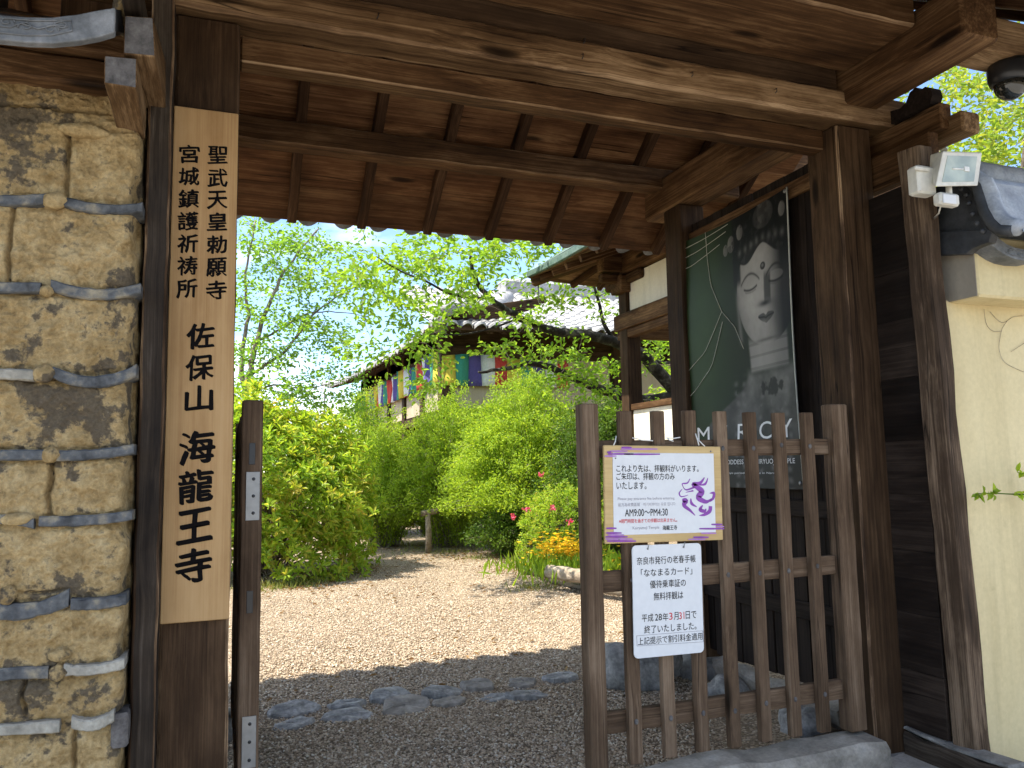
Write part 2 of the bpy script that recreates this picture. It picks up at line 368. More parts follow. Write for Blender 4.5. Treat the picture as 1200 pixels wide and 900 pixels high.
# earth of the old wall: ochre mud, dark lichen patches
t = NT('ochre_mud'); o = t.obj()
n1 = t.noise(o, 3.2, 8, 0.62, 0.4); n2 = t.noise(t.map(o, (1, 1, 1), (7, 3, 1)), 14, 7, 0.65); n3 = t.noise(o, 70, 5, 0.7)
c = t.ramp(n2, [(0.28, (0.26, 0.165, 0.065)), (0.5, (0.49, 0.35, 0.168)), (0.72, (0.66, 0.52, 0.295))])
c = t.mix(t.ramp(n1, [(0.40, 0.0), (0.75, 0.22)]), c, (0.44, 0.36, 0.19))
pat = t.math('ADD', t.math('MULTIPLY', n1, 0.60), t.math('MULTIPLY', n2, 0.40))
c = t.mix(t.ramp(pat, [(0.51, 0.0), (0.545, 0.9)]), c, (0.105, 0.085, 0.064))
c = t.mix(t.ramp(n3, [(0.66, 0.0), (0.76, 0.5)]), c, (0.60, 0.52, 0.36))
c = t.mix(0.6, c, t.ramp(n3, [(0.3, 0.5), (0.65, 1.25)]), 'MULTIPLY')
t.color(c); t.set(Roughness=0.95); t.b.inputs['Specular IOR Level'].default_value = 0.15; t.bump(t.math('ADD', t.math('MULTIPLY', n3, 1.4), n2), 1.0, 0.012); M['mud'] = t.m
# gravel ground
t = NT('gravel'); o = t.obj()
v = t.n('ShaderNodeTexVoronoi', _Scale=62.0); t.l(o, v.inputs['Vector'])
cs = t.n('ShaderNodeSeparateColor'); t.l(v.outputs['Color'], cs.inputs[0])
c = t.ramp(cs.outputs[0], [(0.0, (0.18, 0.128, 0.08)), (0.35, (0.35, 0.255, 0.158)), (0.7, (0.485, 0.365, 0.24)), (1.0, (0.62, 0.52, 0.39))])
c = t.mix(1.0, c, t.ramp(v.outputs['Distance'], [(0.0, 1.08), (0.35, 0.9), (0.62, 0.5)]), 'MULTIPLY')
c = t.mix(t.ramp(t.noise(o, 0.7, 5, 0.6), [(0.42, 0.0), (0.7, 0.35)]), c, (0.33, 0.26, 0.185))
t.color(c); t.set(Roughness=0.85); t.b.inputs['Specular IOR Level'].default_value = 0.25
t.bump(t.math('MULTIPLY', v.outputs['Distance'], -1.0), 0.9, 0.012); M['gravel'] = t.m
t = NT('pebble'); c = t.ramp(t.rnd(), [(0.0, (0.17, 0.125, 0.082)), (0.3, (0.36, 0.272, 0.18)), (0.6, (0.49, 0.378, 0.258)), (0.85, (0.58, 0.47, 0.345)), (1.0, (0.66, 0.60, 0.49))])
t.color(t.mix(0.5, c, t.ramp(t.noise(t.obj(), 120, 3), [(0.3, 0.7), (0.7, 1.2)]), 'MULTIPLY')); t.set(Roughness=0.75); t.b.inputs['Specular IOR Level'].default_value = 0.3; M['pebble'] = t.m
M['soil'] = mottled('garden_soil', [(0.07, 0.05, 0.03), (0.13, 0.10, 0.06), (0.20, 0.16, 0.10)], 3, 0.95, 0.6, 40)
M['paving'] = mottled('street_paving', [(0.27, 0.25, 0.22), (0.36, 0.335, 0.295), (0.44, 0.41, 0.37)], 3, 0.9, 0.3, 60)
# foliage
M['lf_cherry'] = leafmat('cherry_leaf', [(0.12, 0.24, 0.03), (0.20, 0.36, 0.04), (0.31, 0.46, 0.07)], 0.55)
M['lf_maple'] = leafmat('maple_leaf', [(0.10, 0.23, 0.03), (0.17, 0.33, 0.045), (0.26, 0.41, 0.07)], 0.55)
M['lf_azalea'] = leafmat('azalea_leaf', [(0.11, 0.23, 0.022), (0.24, 0.39, 0.038), (0.37, 0.49, 0.06), (0.46, 0.40, 0.09)], 0.5, 0.45, 0.4)
M['lf_hagi'] = leafmat('hagi_leaf', [(0.15, 0.25, 0.03), (0.29, 0.43, 0.048), (0.42, 0.54, 0.08)], 0.55, 0.55, 0.25)
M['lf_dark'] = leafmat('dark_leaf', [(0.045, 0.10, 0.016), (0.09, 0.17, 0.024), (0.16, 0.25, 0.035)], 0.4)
M['lf_gold'] = leafmat('yellowing_leaf', [(0.14, 0.25, 0.03), (0.23, 0.34, 0.05), (0.38, 0.41, 0.08)], 0.5)
M['yellow'] = leafmat('yellow_petal', [(0.70, 0.42, 0.01), (0.80, 0.55, 0.015), (0.85, 0.66, 0.03)], 0.25)
M['crimson'] = leafmat('crimson_petal', [(0.62, 0.07, 0.16), (0.78, 0.16, 0.28)], 0.25)
M['grass'] = leafmat('grass_blade', [(0.09, 0.13, 0.02), (0.17, 0.21, 0.04), (0.30, 0.26, 0.10)], 0.35)

# ------------------------------------------------------------------ writing
_tcache = {}
def text_geo(s, bold=0.0, extrude=0.0006):
    key = s
    if key in _tcache: return _tcache[key]
    c = bpy.data.curves.new('txt', 'FONT'); c.body = s; c.size = 1.0; c.resolution_u = 4; c.fill_mode = 'FRONT'
    o = bpy.data.objects.new('txt', c); me = bpy.data.meshes.new_from_object(o)
    v = np.array([p.co[:] for p in me.vertices]); f = [tuple(p.vertices) for p in me.polygons]
    bpy.data.objects.remove(o); bpy.data.curves.remove(c); bpy.data.meshes.remove(me)
    mn = v[:, :2].min(0); mxx = v[:, :2].max(0); v[:, :2] -= (mn+mxx)/2
    _tcache[key] = (v, f, mxx-mn); return _tcache[key]
def put_text(mb, s, centre, ex, ey, w, h=None, bold=0.0, shear=0.0, lift=0.0, rough=0.0):
    """glyphs fitted to width w (and height h) on the plane ex, ey about centre"""
    v, f, d = text_geo(s, bold); k = w/d[0]; ky = k if h is None else h/d[1]
    x = v[:, 0]*k; y = v[:, 1]*ky
    if rough:
        sz = max(w, 1e-3); q = x.copy()
        x = x+rough*sz*(fbm2(x/sz*5+11+len(f), y/sz*5+3, 2)-0.5); y = y+rough*sz*(fbm2(q/sz*5+31, y/sz*5+17+len(f), 2)-0.5)
    y = y+x*shear
    ex = np.array(ex, float); ey = np.array(ey, float); n = np.cross(ex, ey); n /= np.linalg.norm(n)
    P = np.array(centre)+np.outer(x, ex)+np.outer(y, ey)+n*lift
    mb.add(P, f)
    if bold:
        b = bold*(w if h is None else max(h, w/max(1, len(s))))*0.55
        for i, (a1, a2) in enumerate(((-1.1, 0.75), (-0.55, 0.38), (0.55, -0.38), (1.1, -0.75), (-0.3, -0.15), (0.3, 0.15))):
            mb.add(P+ex*a1*b+ey*a2*b+n*0.00004*(i+1), f)

# ------------------------------------------------------------------ the setting
def ground_mesh(name, x0, x1, y0, y1, z, nx, ny, amp, mat):
    X, Y = np.meshgrid(np.linspace(x0, x1, nx), np.linspace(y0, y1, ny), indexing='ij')
    Z = z+amp*(fbm2(X*0.9+50, Y*0.9+50, 3)-0.5)
    me = np_mesh(name, np.stack([X, Y, Z], -1).reshape(-1, 3), grid_faces(nx, ny), True)
    return props(link_mesh(name, me, mat), kind='structure')
ground_mesh('ground', -900, 900, -900, 900, -0.09, 3, 3, 0, M['soil'])
ground_mesh('gravel_court', -9, 16, 3.42, 42, 0.0, 120, 180, 0.018, M['gravel'])
ground_mesh('street_paving', -12, 14, -8, 3.42, -0.012, 8, 8, 0.0, M['paving'])

# pebbles lying on the court (denser near the gate)
def icosa():
    p = (1+5**0.5)/2
    v = np.array([(-1, p, 0), (1, p, 0), (-1, -p, 0), (1, -p, 0), (0, -1, p), (0, 1, p), (0, -1, -p), (0, 1, -p), (p, 0, -1), (p, 0, 1), (-p, 0, -1), (-p, 0, 1)])/math.hypot(1, p)
    f = np.array([(0, 11, 5), (0, 5, 1), (0, 1, 7), (0, 7, 10), (0, 10, 11), (1, 5, 9), (5, 11, 4), (11, 10, 2), (10, 7, 6), (7, 1, 8), (3, 9, 4), (3, 4, 2), (3, 2, 6), (3, 6, 8), (3, 8, 9), (4, 9, 5), (2, 4, 11), (6, 2, 10), (8, 6, 7), (9, 8, 1)])
    return v, f
IV, IF = icosa()
def pebbles(n, xa, ya, yb, smin, smax):
    y = ya+(yb-ya)*rng.random(n)**1.25; x = rng.uniform(0.05, 0.62, n)*y+rng.uniform(-0.3, 0.3, n)
    s = rng.uniform(smin, smax, n)
    V = IV[None]*(1+rng.normal(0, 0.16, (n, 12, 1)))
    sc = np.stack([s, s*rng.uniform(0.6, 0.95, n), s*rng.uniform(0.4, 0.7, n)], 1)[:, None]
    V = V*sc; a = rng.uniform(0, 6.283, n); ca, sa = np.cos(a)[:, None], np.sin(a)[:, None]; tl = rng.normal(0, 0.35, (n, 1))
    X = V[..., 0]*ca-V[..., 1]*sa; Y = V[..., 0]*sa+V[..., 1]*ca; Z = V[..., 2]+X*tl*0.6
    W = np.stack([X+x[:, None], Y+y[:, None], Z+(s*0.25)[:, None]+rng.random((n, 1))*0.006], -1)
    F = IF[None]+(np.arange(n)*12)[:, None, None]
    return W.reshape(-1, 3), F.reshape(-1, 3)
W, F = pebbles(125000, 0, 3.43, 12.5, 0.0045, 0.0108)
props(link_mesh('gravel_pebbles', np_mesh('gravel_pebbles', W, F, True), M['pebble']), kind='stuff', label='loose tan gravel pebbles spread over the court behind the gate', cat='gravel')

# ------------------------------------------------------------------ the gate
gate = empty('temple_gate', (1.6, 3.42, 0), 'old dark timber temple gate with tiled roof, posts and heavy crossbeams', 'gate')
PXL, PXR = (-0.205, 0.042), (3.174, 3.42)
for a, b in (PXL, PXR):
    mb = MB(); mb.box((a, 3.30, -0.02), (b, 3.545, 3.37), ch=0.012, jit=0.0012, seg=26); mb.build('post', M['post'], gate, worn=M['worn'])
    mb = MB(); mb.box((a+0.02, 4.93, 0.12), (b-0.01, 5.155, 3.45), ch=0.01, jit=0.001, seg=16); mb.build('rear_post', M['post'], gate)
    for yy, yb in ((3.42, 0.0), (5.04, 0.12)):
        mb = MB(); mb.sphere(((a+b)/2, yy, yb-0.10), (0.26, 0.25, 0.12), 14, 8, 0.3); mb.build('base_stone', M['stone'], gate)
mb = MB(); mb.box((-0.62, 3.232, 3.37), (3.64, 3.41, 3.535), ch=0.016, jit=0.0025, seg=40); mb.build('main_lintel', M['beam_pale'], gate, worn=M['worn2'])
for u, v in ((443, 20), (684, 49), (682, 67), (810, 88), (908, 107)):
    p = onY(u, v, 3.231); mb = MB(); mb.tube([p+np.array([0, 0.01, 0.012]), p+np.array([0, -0.016, 0.010]), p+np.array([-0.003, -0.02, -0.008]), p+np.array([-0.008, -0.012, -0.018])], 0.0022, 5); mb.build('bent_nail', M['black_plastic'], gate)
mb = MB(); mb.box((-0.6, 3.262, 3.537), (3.17, 3.41, 3.70), ch=0.01, jit=0.001, seg=20); mb.build('upper_lintel', M['post'], gate)  # darker post wood puts the recess shade above the main lintel into the colour
mb = MB(); mb.box((0.044, 3.395, 3.252), (3.172, 3.50, 3.369), ch=0.008, jit=0.0015, seg=30); mb.build('lower_lintel', M['beam'], gate, worn=M['worn2'])
mb = MB(); mb.box((-0.5, 2.735, 3.62), (3.176, 3.215, 3.80), ch=0.014, jit=0.0015, seg=30); mb.build('front_purlin', M['beam'], gate, worn=M['worn2'])
mb = MB(); mb.box((3.422, 2.62, 3.50), (4.35, 2.80, 3.69), ch=0.01, jit=0.001, seg=10); mb.build('front_purlin', M['beam_pale'], gate)
for a, b in (PXL, PXR):
    mb = MB(); mb.box((a+0.006, 2.49, 3.45), (b-0.006, 5.42, 3.72), ch=0.014, jit=0.0018, seg=26); mb.build('cross_beam', M['beam'] if a < 0 else M['beam'], gate)
mb = MB(); mb.box((-0.9, 5.13, 3.632), (3.9, 5.292, 3.79), ch=0.01, jit=0.0018, seg=40); mb.build('rear_purlin', M['beam'], gate, worn=M['worn2'])
# rafters and boards of the rear slope
SL = 0.70; YT, ZT = 5.86, 3.305
def zr(y): return ZT+SL*(YT-y)                      # underside of the rear rafters
YR = 3.95                                           # ridge
for k in range(-4, 8):
    x = 0.455+0.512*k
    mb = MB(); mb.bar((x, YT, zr(YT)+0.045), (x, YR, zr(YR)+0.045), 0.066, 0.09, ch=0.006, jit=0.0012, seg=14); mb.build('rafter', M['rafter'], gate)
    mb = MB(); mb.bar((x, 2*YR-YT-0.1, zr(YT)+0.01), (x, YR, zr(YR)+0.045), 0.066, 0.09, ch=0.006); mb.build('rafter', M['rafter'], gate)
nrm = np.array([0, SL, 1.0])/math.hypot(SL, 1)
RX0, RX1 = -3.6, 4.45  # left end, out of view, extended so the roof's shadow covers the court
mb = MB(); n = 8; ys = np.linspace(YT+0.06, YR, n+1)
for i in range(n):
    ya, yb = ys[i], ys[i+1]-0.02
    xa = RX0
    while xa < RX1:
        xb = RX1 if xa > RX0 else RX0+rng.uniform(1.2, 3.0)
        za, zb = zr(ya)+0.112+0.004*(i % 2), zr(yb)+0.100+0.004*(i % 2)
        c0 = np.array([xa+0.002, (ya+yb)/2, (za+zb)/2]); c1 = c0.copy(); c1[0] = xb-0.002
        mb.bar(c0, c1, math.hypot(ya-yb, za-zb), 0.018, up=nrm, ch=0.003); xa = xb
mb.build('roof_board', M['board'], gate)
mb = MB()
for i in range(n):
    ya, yb = 2*YR-ys[i]-0.12*(1-i/n), 2*YR-ys[i+1]
    mb.bar((RX0, (ya+yb)/2, (zr(ys[i])+zr(ys[i+1]))/2+0.09), (RX1, (ya+yb)/2, (zr(ys[i])+zr(ys[i+1]))/2+0.09), math.hypot(ya-yb, zr(ys[i])-zr(ys[i+1])), 0.018, up=(0, -SL, 1), ch=0.003)
mb.build('roof_board', M['board'], gate)
mb = MB(); mb.bar((RX0, YT+0.02, zr(YT)+0.125), (RX1, YT+0.02, zr(YT)+0.125), 0.07, 0.06, up=nrm, ch=0.006, jit=0.001, seg=30); mb.build('eave_board', M['beam_pale'], gate)
def tile_sheet(name, x0, x1, y_e, z_e, y_r, z_r, per, amp, mat, parent, ny=10, thick=0.025, sag=0.06, row=0.24, axis=0, flip=-1):
    """wavy pan-tile roof slope from eave (y_e,z_e) to ridge; overlapping courses"""
    L_ = math.hypot(y_r-y_e, z_r-z_e); nr = max(2, int(L_/row)); nx = int((x1-x0)/per*10)+1
    xs = np.linspace(x0, x1, nx); ph = (xs-x0)/per*2*math.pi
    wave = amp*(1-2*np.abs(np.sin(ph/2))**0.8)*flip
    P = []
    for r in range(nr):
        for e in (0, 1):
            tt = (r+e)/nr; y = y_e+(y_r-y_e)*tt; z = z_e+(z_r-z_e)*tt-sag*math.sin(math.pi*tt)+(0.022 if e == 0 else 0.0)+(0.0 if (r == 0 and e == 0) or flip < 0 else 0.055)
            P.append(np.stack([xs, y+(0.08*np.sign(y_e-y_r)*wave/amp*flip*-1 if (r == 0 and e == 0) else 0*xs), z+wave], 1))
    P = np.array(P); k = len(P)
    top = P.transpose(1, 0, 2).reshape(-1, 3); bot = top-np.array([0, 0, thick])
    Ft = grid_faces(nx, k); Fb = Ft[:, ::-1]+len(top)
    idx = np.arange(nx)*k
    E1 = np.stack([idx[:-1], idx[1:], idx[1:]+len(top), idx[:-1]+len(top)], 1)
    E2 = np.stack([idx[:-1]+k-1, idx[:-1]+k-1+len(top), idx[1:]+k-1+len(top), idx[1:]+k-1], 1)
    V = np.concatenate([top, bot]); F = np.concatenate([Ft, Fb, E1, E2])
    if axis == 1: V = V[:, [1, 0, 2]]
    return link_mesh(name, np_mesh(name, V, F, False), mat, parent)
tile_sheet('roof_tile', RX0, RX1, YT+0.095, zr(YT)+0.108, YR, zr(YR)+0.30, 0.27, 0.044, M['tile'], gate, flip=1)
tile_sheet('roof_tile', RX0, RX1, 2*YR-YT-0.25, zr(YT)+0.13, YR, zr(YR)+0.30, 0.27, 0.03, M['tile'], gate)
mb = MB(); mb.box((RX0, YR-0.13, zr(YR)+0.22), (RX1, YR+0.13, zr(YR)+0.55), ch=0.05); mb.build('ridge', M['tile'], gate)

# rear side wall of boards that carries the poster
mb = MB(); y = 3.56; k = 0
while y < 4.92:
    w = rng.uniform(0.13, 0.19); y2 = min(y+w, 4.925)
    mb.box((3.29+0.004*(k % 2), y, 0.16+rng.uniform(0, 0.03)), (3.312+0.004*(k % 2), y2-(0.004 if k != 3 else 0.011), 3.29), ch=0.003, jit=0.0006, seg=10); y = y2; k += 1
mb.build('side_board_wall', M['blackish'], gate)
for z in (0.62, 1.22, 3.17):
    mb = MB(); mb.box((3.262, 3.55, z-0.05), (3.288, 4.925, z+0.05), ch=0.005, jit=0.001, seg=8); mb.build('wall_rail', M['blackish'] if z < 2 else M['beam'], gate)
mb = MB(); mb.box((3.245, 3.60, 0.0), (3.36, 4.93, 0.14), ch=0.03, jit=0.01, seg=7); mb.build('wall_footing', M['threshold'], gate)
# threshold and flagging at the posts
mb = MB(); mb.box((0.05, 3.17, -0.05), (3.16, 3.41, 0.108), ch=0.03, jit=0.006, seg=22); mb.build('threshold', M['threshold'], gate)
# right wing: board panel, leaning stay post, sill, ties
mb = MB()
zz = [0.12, 0.42, 0.71, 1.03, 1.32, 1.6, 1.93, 2.24, 2.5, 2.95]
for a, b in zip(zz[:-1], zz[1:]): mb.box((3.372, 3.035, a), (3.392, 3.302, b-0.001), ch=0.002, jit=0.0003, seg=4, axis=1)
mb.build('wing_panel', M['blackish'], gate)
mb = MB(); mb.box((3.394, 3.04, 0.10), (3.404, 3.30, 2.96), ch=0.002); mb.build('wing_backing', M['blackish'], gate)  # hidden layer added to stop light coming through the panel joints
V = [(3.402, 2.90, -0.02), (3.50, 2.90, -0.02), (3.515, 3.03, -0.02), (3.385, 3.03, -0.02), (3.318, 2.90, 3.10), (3.408, 2.90, 3.10), (3.43, 3.02, 3.10), (3.29, 3.02, 3.10)]
mb = MB(); nseg = 16; VV = []; GG = []
for i in range(nseg+1):
    tt = i/nseg; ring = [np.array(V[q])*(1-tt)+np.array(V[q+4])*tt+rng.normal(0, 0.0035, 3)*(1, 1, 0) for q in range(4)]
    c = sum(ring)/4
    for q in range(4):
        e1 = ring[q]+(ring[q-1]-ring[q])*0.09; e2 = ring[q]+(ring[(q+1) % 4]-ring[q])*0.09
        VV += [e1, e2]; GG += [(tt*3.1, *(e1-c)[:2]), (tt*3.1, *(e2-c)[:2])]
FF = [tuple(range(7, -1, -1)), tuple(nseg*8+i for i in range(8))]+[(i*8+j, i*8+(j+1) % 8, i*8+8+(j+1) % 8, i*8+8+j) for i in range(nseg) for j in range(8)]
mb.add(VV, FF, GG); mb.build('stay_post', M['stay'], gate)
mb = MB(); mb.box((3.345, 2.62, -0.03), (3.50, 3.30, 0.095), ch=0.015, jit=0.004, seg=6); mb.build('wing_sill', M['old'], gate)
mb = MB(); mb.box((3.35, 2.70, 0.097), (3.455, 3.29, 0.118), ch=0.008, jit=0.004, seg=6); mb.build('sill_slab', M['stone'], gate)
mb = MB(); mb.box((3.43, 2.93, 3.005), (3.50, 3.44, 3.205), ch=0.008, jit=0.001, seg=5, axis=1); mb.build('wing_tie', M['beam'], gate)
mb = MB(); mb.box((3.52, 2.925, 3.235), (3.60, 3.56, 3.375), ch=0.008, jit=0.001, seg=6); mb.build('nose_beam', M['beam'], gate)
mb = MB(); mb.box((3.572, 2.845, 3.195), (3.70, 3.40, 3.305), ch=0.01, jit=0.002, seg=6); mb.build('nose_beam', M['beam_pale'], gate)
# carved bracket silhouette above the nose beams
prof = [(3.62, 3.38), (3.62, 3.50), (3.42, 3.52), (3.30, 3.50), (3.24, 3.455), (3.16, 3.44), (3.12, 3.455), (3.09, 3.50), (3.05, 3.51), (3.02, 3.48), (2.99, 3.485), (2.96, 3.465), (2.95, 3.42), (2.97, 3.38)]
mb = MB(); mb.prism([(3.50, a, b) for a, b in prof], (0.075, 0, 0)); mb.build('carved_bracket', M['blackish'], gate)
# left wing: cover board and two beam noses
mb = MB(); mb.box((-0.286, 3.165, -0.02), (-0.2035, 3.298, 3.36), ch=0.008, jit=0.0015, seg=30); mb.build('cover_board', M['old'], gate, worn=M['worn'])
mb = MB(); mb.box((-0.62, 3.30, 0), (-0.2065, 3.50, 3.36), ch=0.004); mb.build('wing_infill', M['post'], gate)
mb = MB(); y = 3.56; k = 0  # unseen left board wall, mirrors the right one, added to block the sun
while y < 4.92:
    y2 = min(y+rng.uniform(0.13, 0.19), 4.925); mb.box((-0.11+0.004*(k % 2), y, 0.16), (-0.088+0.004*(k % 2), y2-0.003, 3.29), ch=0.003, jit=0.0006, seg=6); y = y2; k += 1
mb.build('side_board_wall', M['post'], gate)
def nose(front, back):
    mb = MB(); V = [np.array(p) for p in front]+[np.array(p) for p in back]
    GG = [(v[1]*1.0, v[0], v[2]) for v in V]
    mb.add(V, [(3, 2, 1, 0), (4, 5, 6, 7), (0, 1, 5, 4), (1, 2, 6, 5), (2, 3, 7, 6), (3, 0, 4, 7)], GG); o = mb.build('nose_beam', M['beam_pale'], gate)
    bv = o.modifiers.new('bevel', 'BEVEL'); bv.width = 0.006; bv.segments = 2
    mb = MB(); q = [v+np.array([0, -0.0015, 0]) for v in V[:4]]; c = sum(q)/4; q = [c+(p-c)*0.93 for p in q]
    mb.prism(q, (0, 0.001, 0)); mb.build('nose_end', M['endgrain'], gate)
nose([(-0.378, 2.70, 2.842), (-0.283, 2.70, 2.848), (-0.281, 2.70, 2.745), (-0.376, 2.70, 2.748)][::-1], [(-0.39, 3.20, 2.90), (-0.296, 3.20, 2.90), (-0.296, 3.20, 2.775), (-0.39, 3.20, 2.775)][::-1])
nose([(-0.326, 2.72, 3.000), (-0.240, 2.72, 3.010), (-0.230, 2.72, 2.872), (-0.326, 2.72, 2.866)][::-1], [(-0.322, 3.20, 3.10), (-0.232, 3.20, 3.10), (-0.226, 3.20, 2.90), (-0.322, 3.20, 2.90)][::-1])
mb = MB(); mb.box((-0.332, 2.60, 3.03), (-0.275, 3.20, 3.12), ch=0.006, jit=0.001, seg=5); mb.build('nose_beam', M['old'], gate)

# ------------------------------------------------------------------ lattice leaves
def lattice(loc, rz, label, hinge_plates):
    """leaf built along local +X from its free stile; front face at local y = 0"""
    root = empty('lattice_gate_leaf', (0, 0, 0), label, 'gate leaf', 'pair of lattice gate leaves')
    mb = MB(); mb.box((0, 0, 0.10), (0.082, 0.085, 1.788), ch=0.005, jit=0.0008, seg=14); mb.build('stile', M['lattice'], root)
    mb = MB(); mb.box((1.452, 0, 0.126), (1.558, 0.085, 1.80), ch=0.006, jit=0.0008, seg=14); mb.build('stile', M['lattice'], root)
    for a, b in ((1.535, 1.618), (0.912, 1.008), (0.282, 0.378)):
        mb = MB(); mb.box((0.079, 0.042, a), (1.455, 0.078, b), ch=0.004, jit=0.0008, seg=14); mb.build('rail', M['lattice'], root)
    for k in range(7):
        x = 0.226+0.1787*k
        sl_ = MB(); sl_.box((x-0.031+rng.normal(0, 0.001), 0.002, 0.152+rng.normal(0, 0.002)), (x+0.031, 0.040, 1.757+rng.normal(0, 0.002)), ch=0.003, jit=0.0006, seg=14)
        so_ = sl_.build('slat', M['lattice'], root)
        for z in (1.576, 0.96, 0.33):
            nb = MB(); nb.sphere((x+rng.normal(0, 0.003), 0.001, z+rng.normal(0, 0.004)), (0.011, 0.006, 0.013), 8, 6); nb.build('nail_head', M['endgrain'], so_)
    if hinge_plates:
        for z in (1.40, 0.42):
            mb = MB(); mb.box((1.5595, 0.02, z-0.10), (1.563, 0.075, z+0.10), ch=0.002); hp = mb.build('hinge_plate', M['steel'], root)
            for q in (-0.07, 0, 0.07): nb = MB(); nb.sphere((1.563, 0.05, z+q), (0.003, 0.007, 0.007), 8, 6); nb.build('screw', M['black_plastic'], hp)
        for z in (1.575, 0.97): nb = MB(); nb.box((1.555, 0.03, z-0.045), (1.5605, 0.055, z+0.045), ch=0.001); nb.build('mortise', M['black_plastic'], root)
    root.location = loc; root.rotation_euler = (0, 0, rz); return root
lattice((1.571, 3.30, 0), 0, 'closed slatted timber gate leaf with the white notices hung on it', False)
lattice((0.078, 5.02, 0.0), -math.pi/2, 'slatted timber gate leaf swung open and seen edge-on beside the long name board', True)

# ------------------------------------------------------------------ name board on the left post
sign = empty('name_board', (-0.08, 3.28, 0.94), 'tall pale cypress board with bold black brush characters hung on the left gate post', 'sign board')
A = [onY(205, 123.5, 3.272), onY(280, 131, 3.272), onY(268, 726, 3.272), onY(186, 732, 3.272)]
mb = MB(); x0, x1 = (A[0][0]+A[3][0])/2, (A[1][0]+A[2][0])/2; z0, z1 = A[3][2], A[0][2]
mb.box((x0, 3.272, z0), (x1, 3.298, z1), ch=0.003, seg=1); mb.build('board', M['hinoki'], sign)
mb = MB(); EX, EZ = (1, 0, 0), (0, 0, 1)
def char(s, u, v, size, shear=0.14, bold=0.045):
    c = onY(u, v, 3.271); put_text(mb, s, c, EX, EZ, size, size*1.0, bold, shear, 0.0004, 0.075)
for s, v in zip('聖武天皇勅願寺', (181.5, 208.5, 234, 259.5, 286.5, 313, 340)): char(s, 255.5-(v-181)*0.012, v, 0.073)
mb.build('lettering', M['ink'], sign); mb = MB()
for s, v in zip('宮城鎮護祈祷所', (180.5, 207, 233, 259, 285.5, 311.5, 338)): char(s, 222-(v-180)*0.018, v, 0.073)
mb.build('lettering', M['ink'], sign); mb = MB()
for s, v in zip('佐保山', (393.5, 430.5, 467)): char(s, 235.5-(v-393)*0.03, v, 0.098, 0.14, 0.05)
for s, v in zip('海龍王寺', (524, 570, 616, 663)): char(s, 231-(v-524)*0.03, v, 0.122, 0.15, 0.056)
mb.build('lettering', M['ink'], sign)

# ------------------------------------------------------------------ notices on the lattice
nb = empty('notice_board', (1.98, 3.285, 1.12), 'white admission notice in a pale wooden frame with purple dragon crest, tied to the lattice', 'notice board')
YB = 3.276
def frame_axes(pts, Y):
    P = [onY(u, v, Y) for u, v in pts]; ex = (P[1]-P[0]+P[2]-P[3])/2; ez = (P[0]-P[3]+P[1]-P[2])/2
    w = np.linalg.norm(ex); h = np.linalg.norm(ez); return sum(P)/4, ex/w, ez/h, w, h
c0, ex, ez, bw, bh = frame_axes([(706, 522), (843.5, 523), (848.5, 633), (711, 637)], YB)
ez = np.cross(np.cross(ex, ez), ex); ez /= np.linalg.norm(ez); ny = np.cross(ex, ez)     # ny faces the street
def quad_box(mb, c, w, h, d0, d1, ch=0.003):
    mb.bar(c-ex*w/2+ny*(d0+d1)/2, c+ex*w/2+ny*(d0+d1)/2, abs(d1-d0), h, up=ez, ch=ch)
M['frame'] = wood('pale_frame_wood', (0.42, 0.28, 0.12), (0.55, 0.39, 0.18), (0.66, 0.50, 0.26), rough=0.6, knots=False, bump=0.06, contrast=0.8)
mb = MB(); quad_box(mb, c0, bw, bh, -0.016, 0.0); mb.build('frame_board', M['frame'], nb)
mb = MB(); quad_box(mb, c0+ez*0.002, bw-0.086, bh-0.072, 0.0005, 0.003, 0.001); mb.build('panel', M['paper'], nb)
def line(mb, s, pl, pr, Y, h=None, bold=0.0, lift=0.004, ezv=None):
    a = onY(*pl, Y); b = onY(*pr, Y); put_text(mb, s, (a+b)/2+ny*lift, ex, ez if ezv is None else ezv, np.linalg.norm(b-a), h, bold)
inkm = MB()
line(inkm, 'これより先は、拝観料がいります。', (722, 549), (818, 549), YB, 0.034,0.006)
line(inkm, 'ご朱印は、拝観の方のみ', (722, 558.5), (790, 558), YB, 0.034,0.006)
line(inkm, 'いたします。', (722, 569), (757, 569), YB, 0.034,0.006)
line(inkm, 'AM9:00〜PM4:30', (732, 601.5), (782, 599.5), YB, 0.033,0.006)
line(inkm, '海龍王寺', (776, 618.5), (793, 618), YB, 0.022, 0.02)
inkm.build('black_text', M['ink'], nb)
g = MB()
line(g, 'Please pay entrance fee before entering.', (723.5, 585), (790.5, 584), YB, 0.016, 0.0)
line(g, '前方為收費區域　여기서부터는 유료 입니다', (724, 591.5), (791, 590.5), YB, 0.017, 0.0)
line(g, 'Kairyuouji Temple', (741, 619), (772, 618.5), YB, 0.018, 0.0)
g.build('grey_text', M['greyink'], nb)
g = MB(); line(g, '※閉門時間を過ぎての拝観は出来ません。', (725, 610.5), (793, 609.5), YB, 0.019, 0.01); g.build('red_text', M['red'], nb)
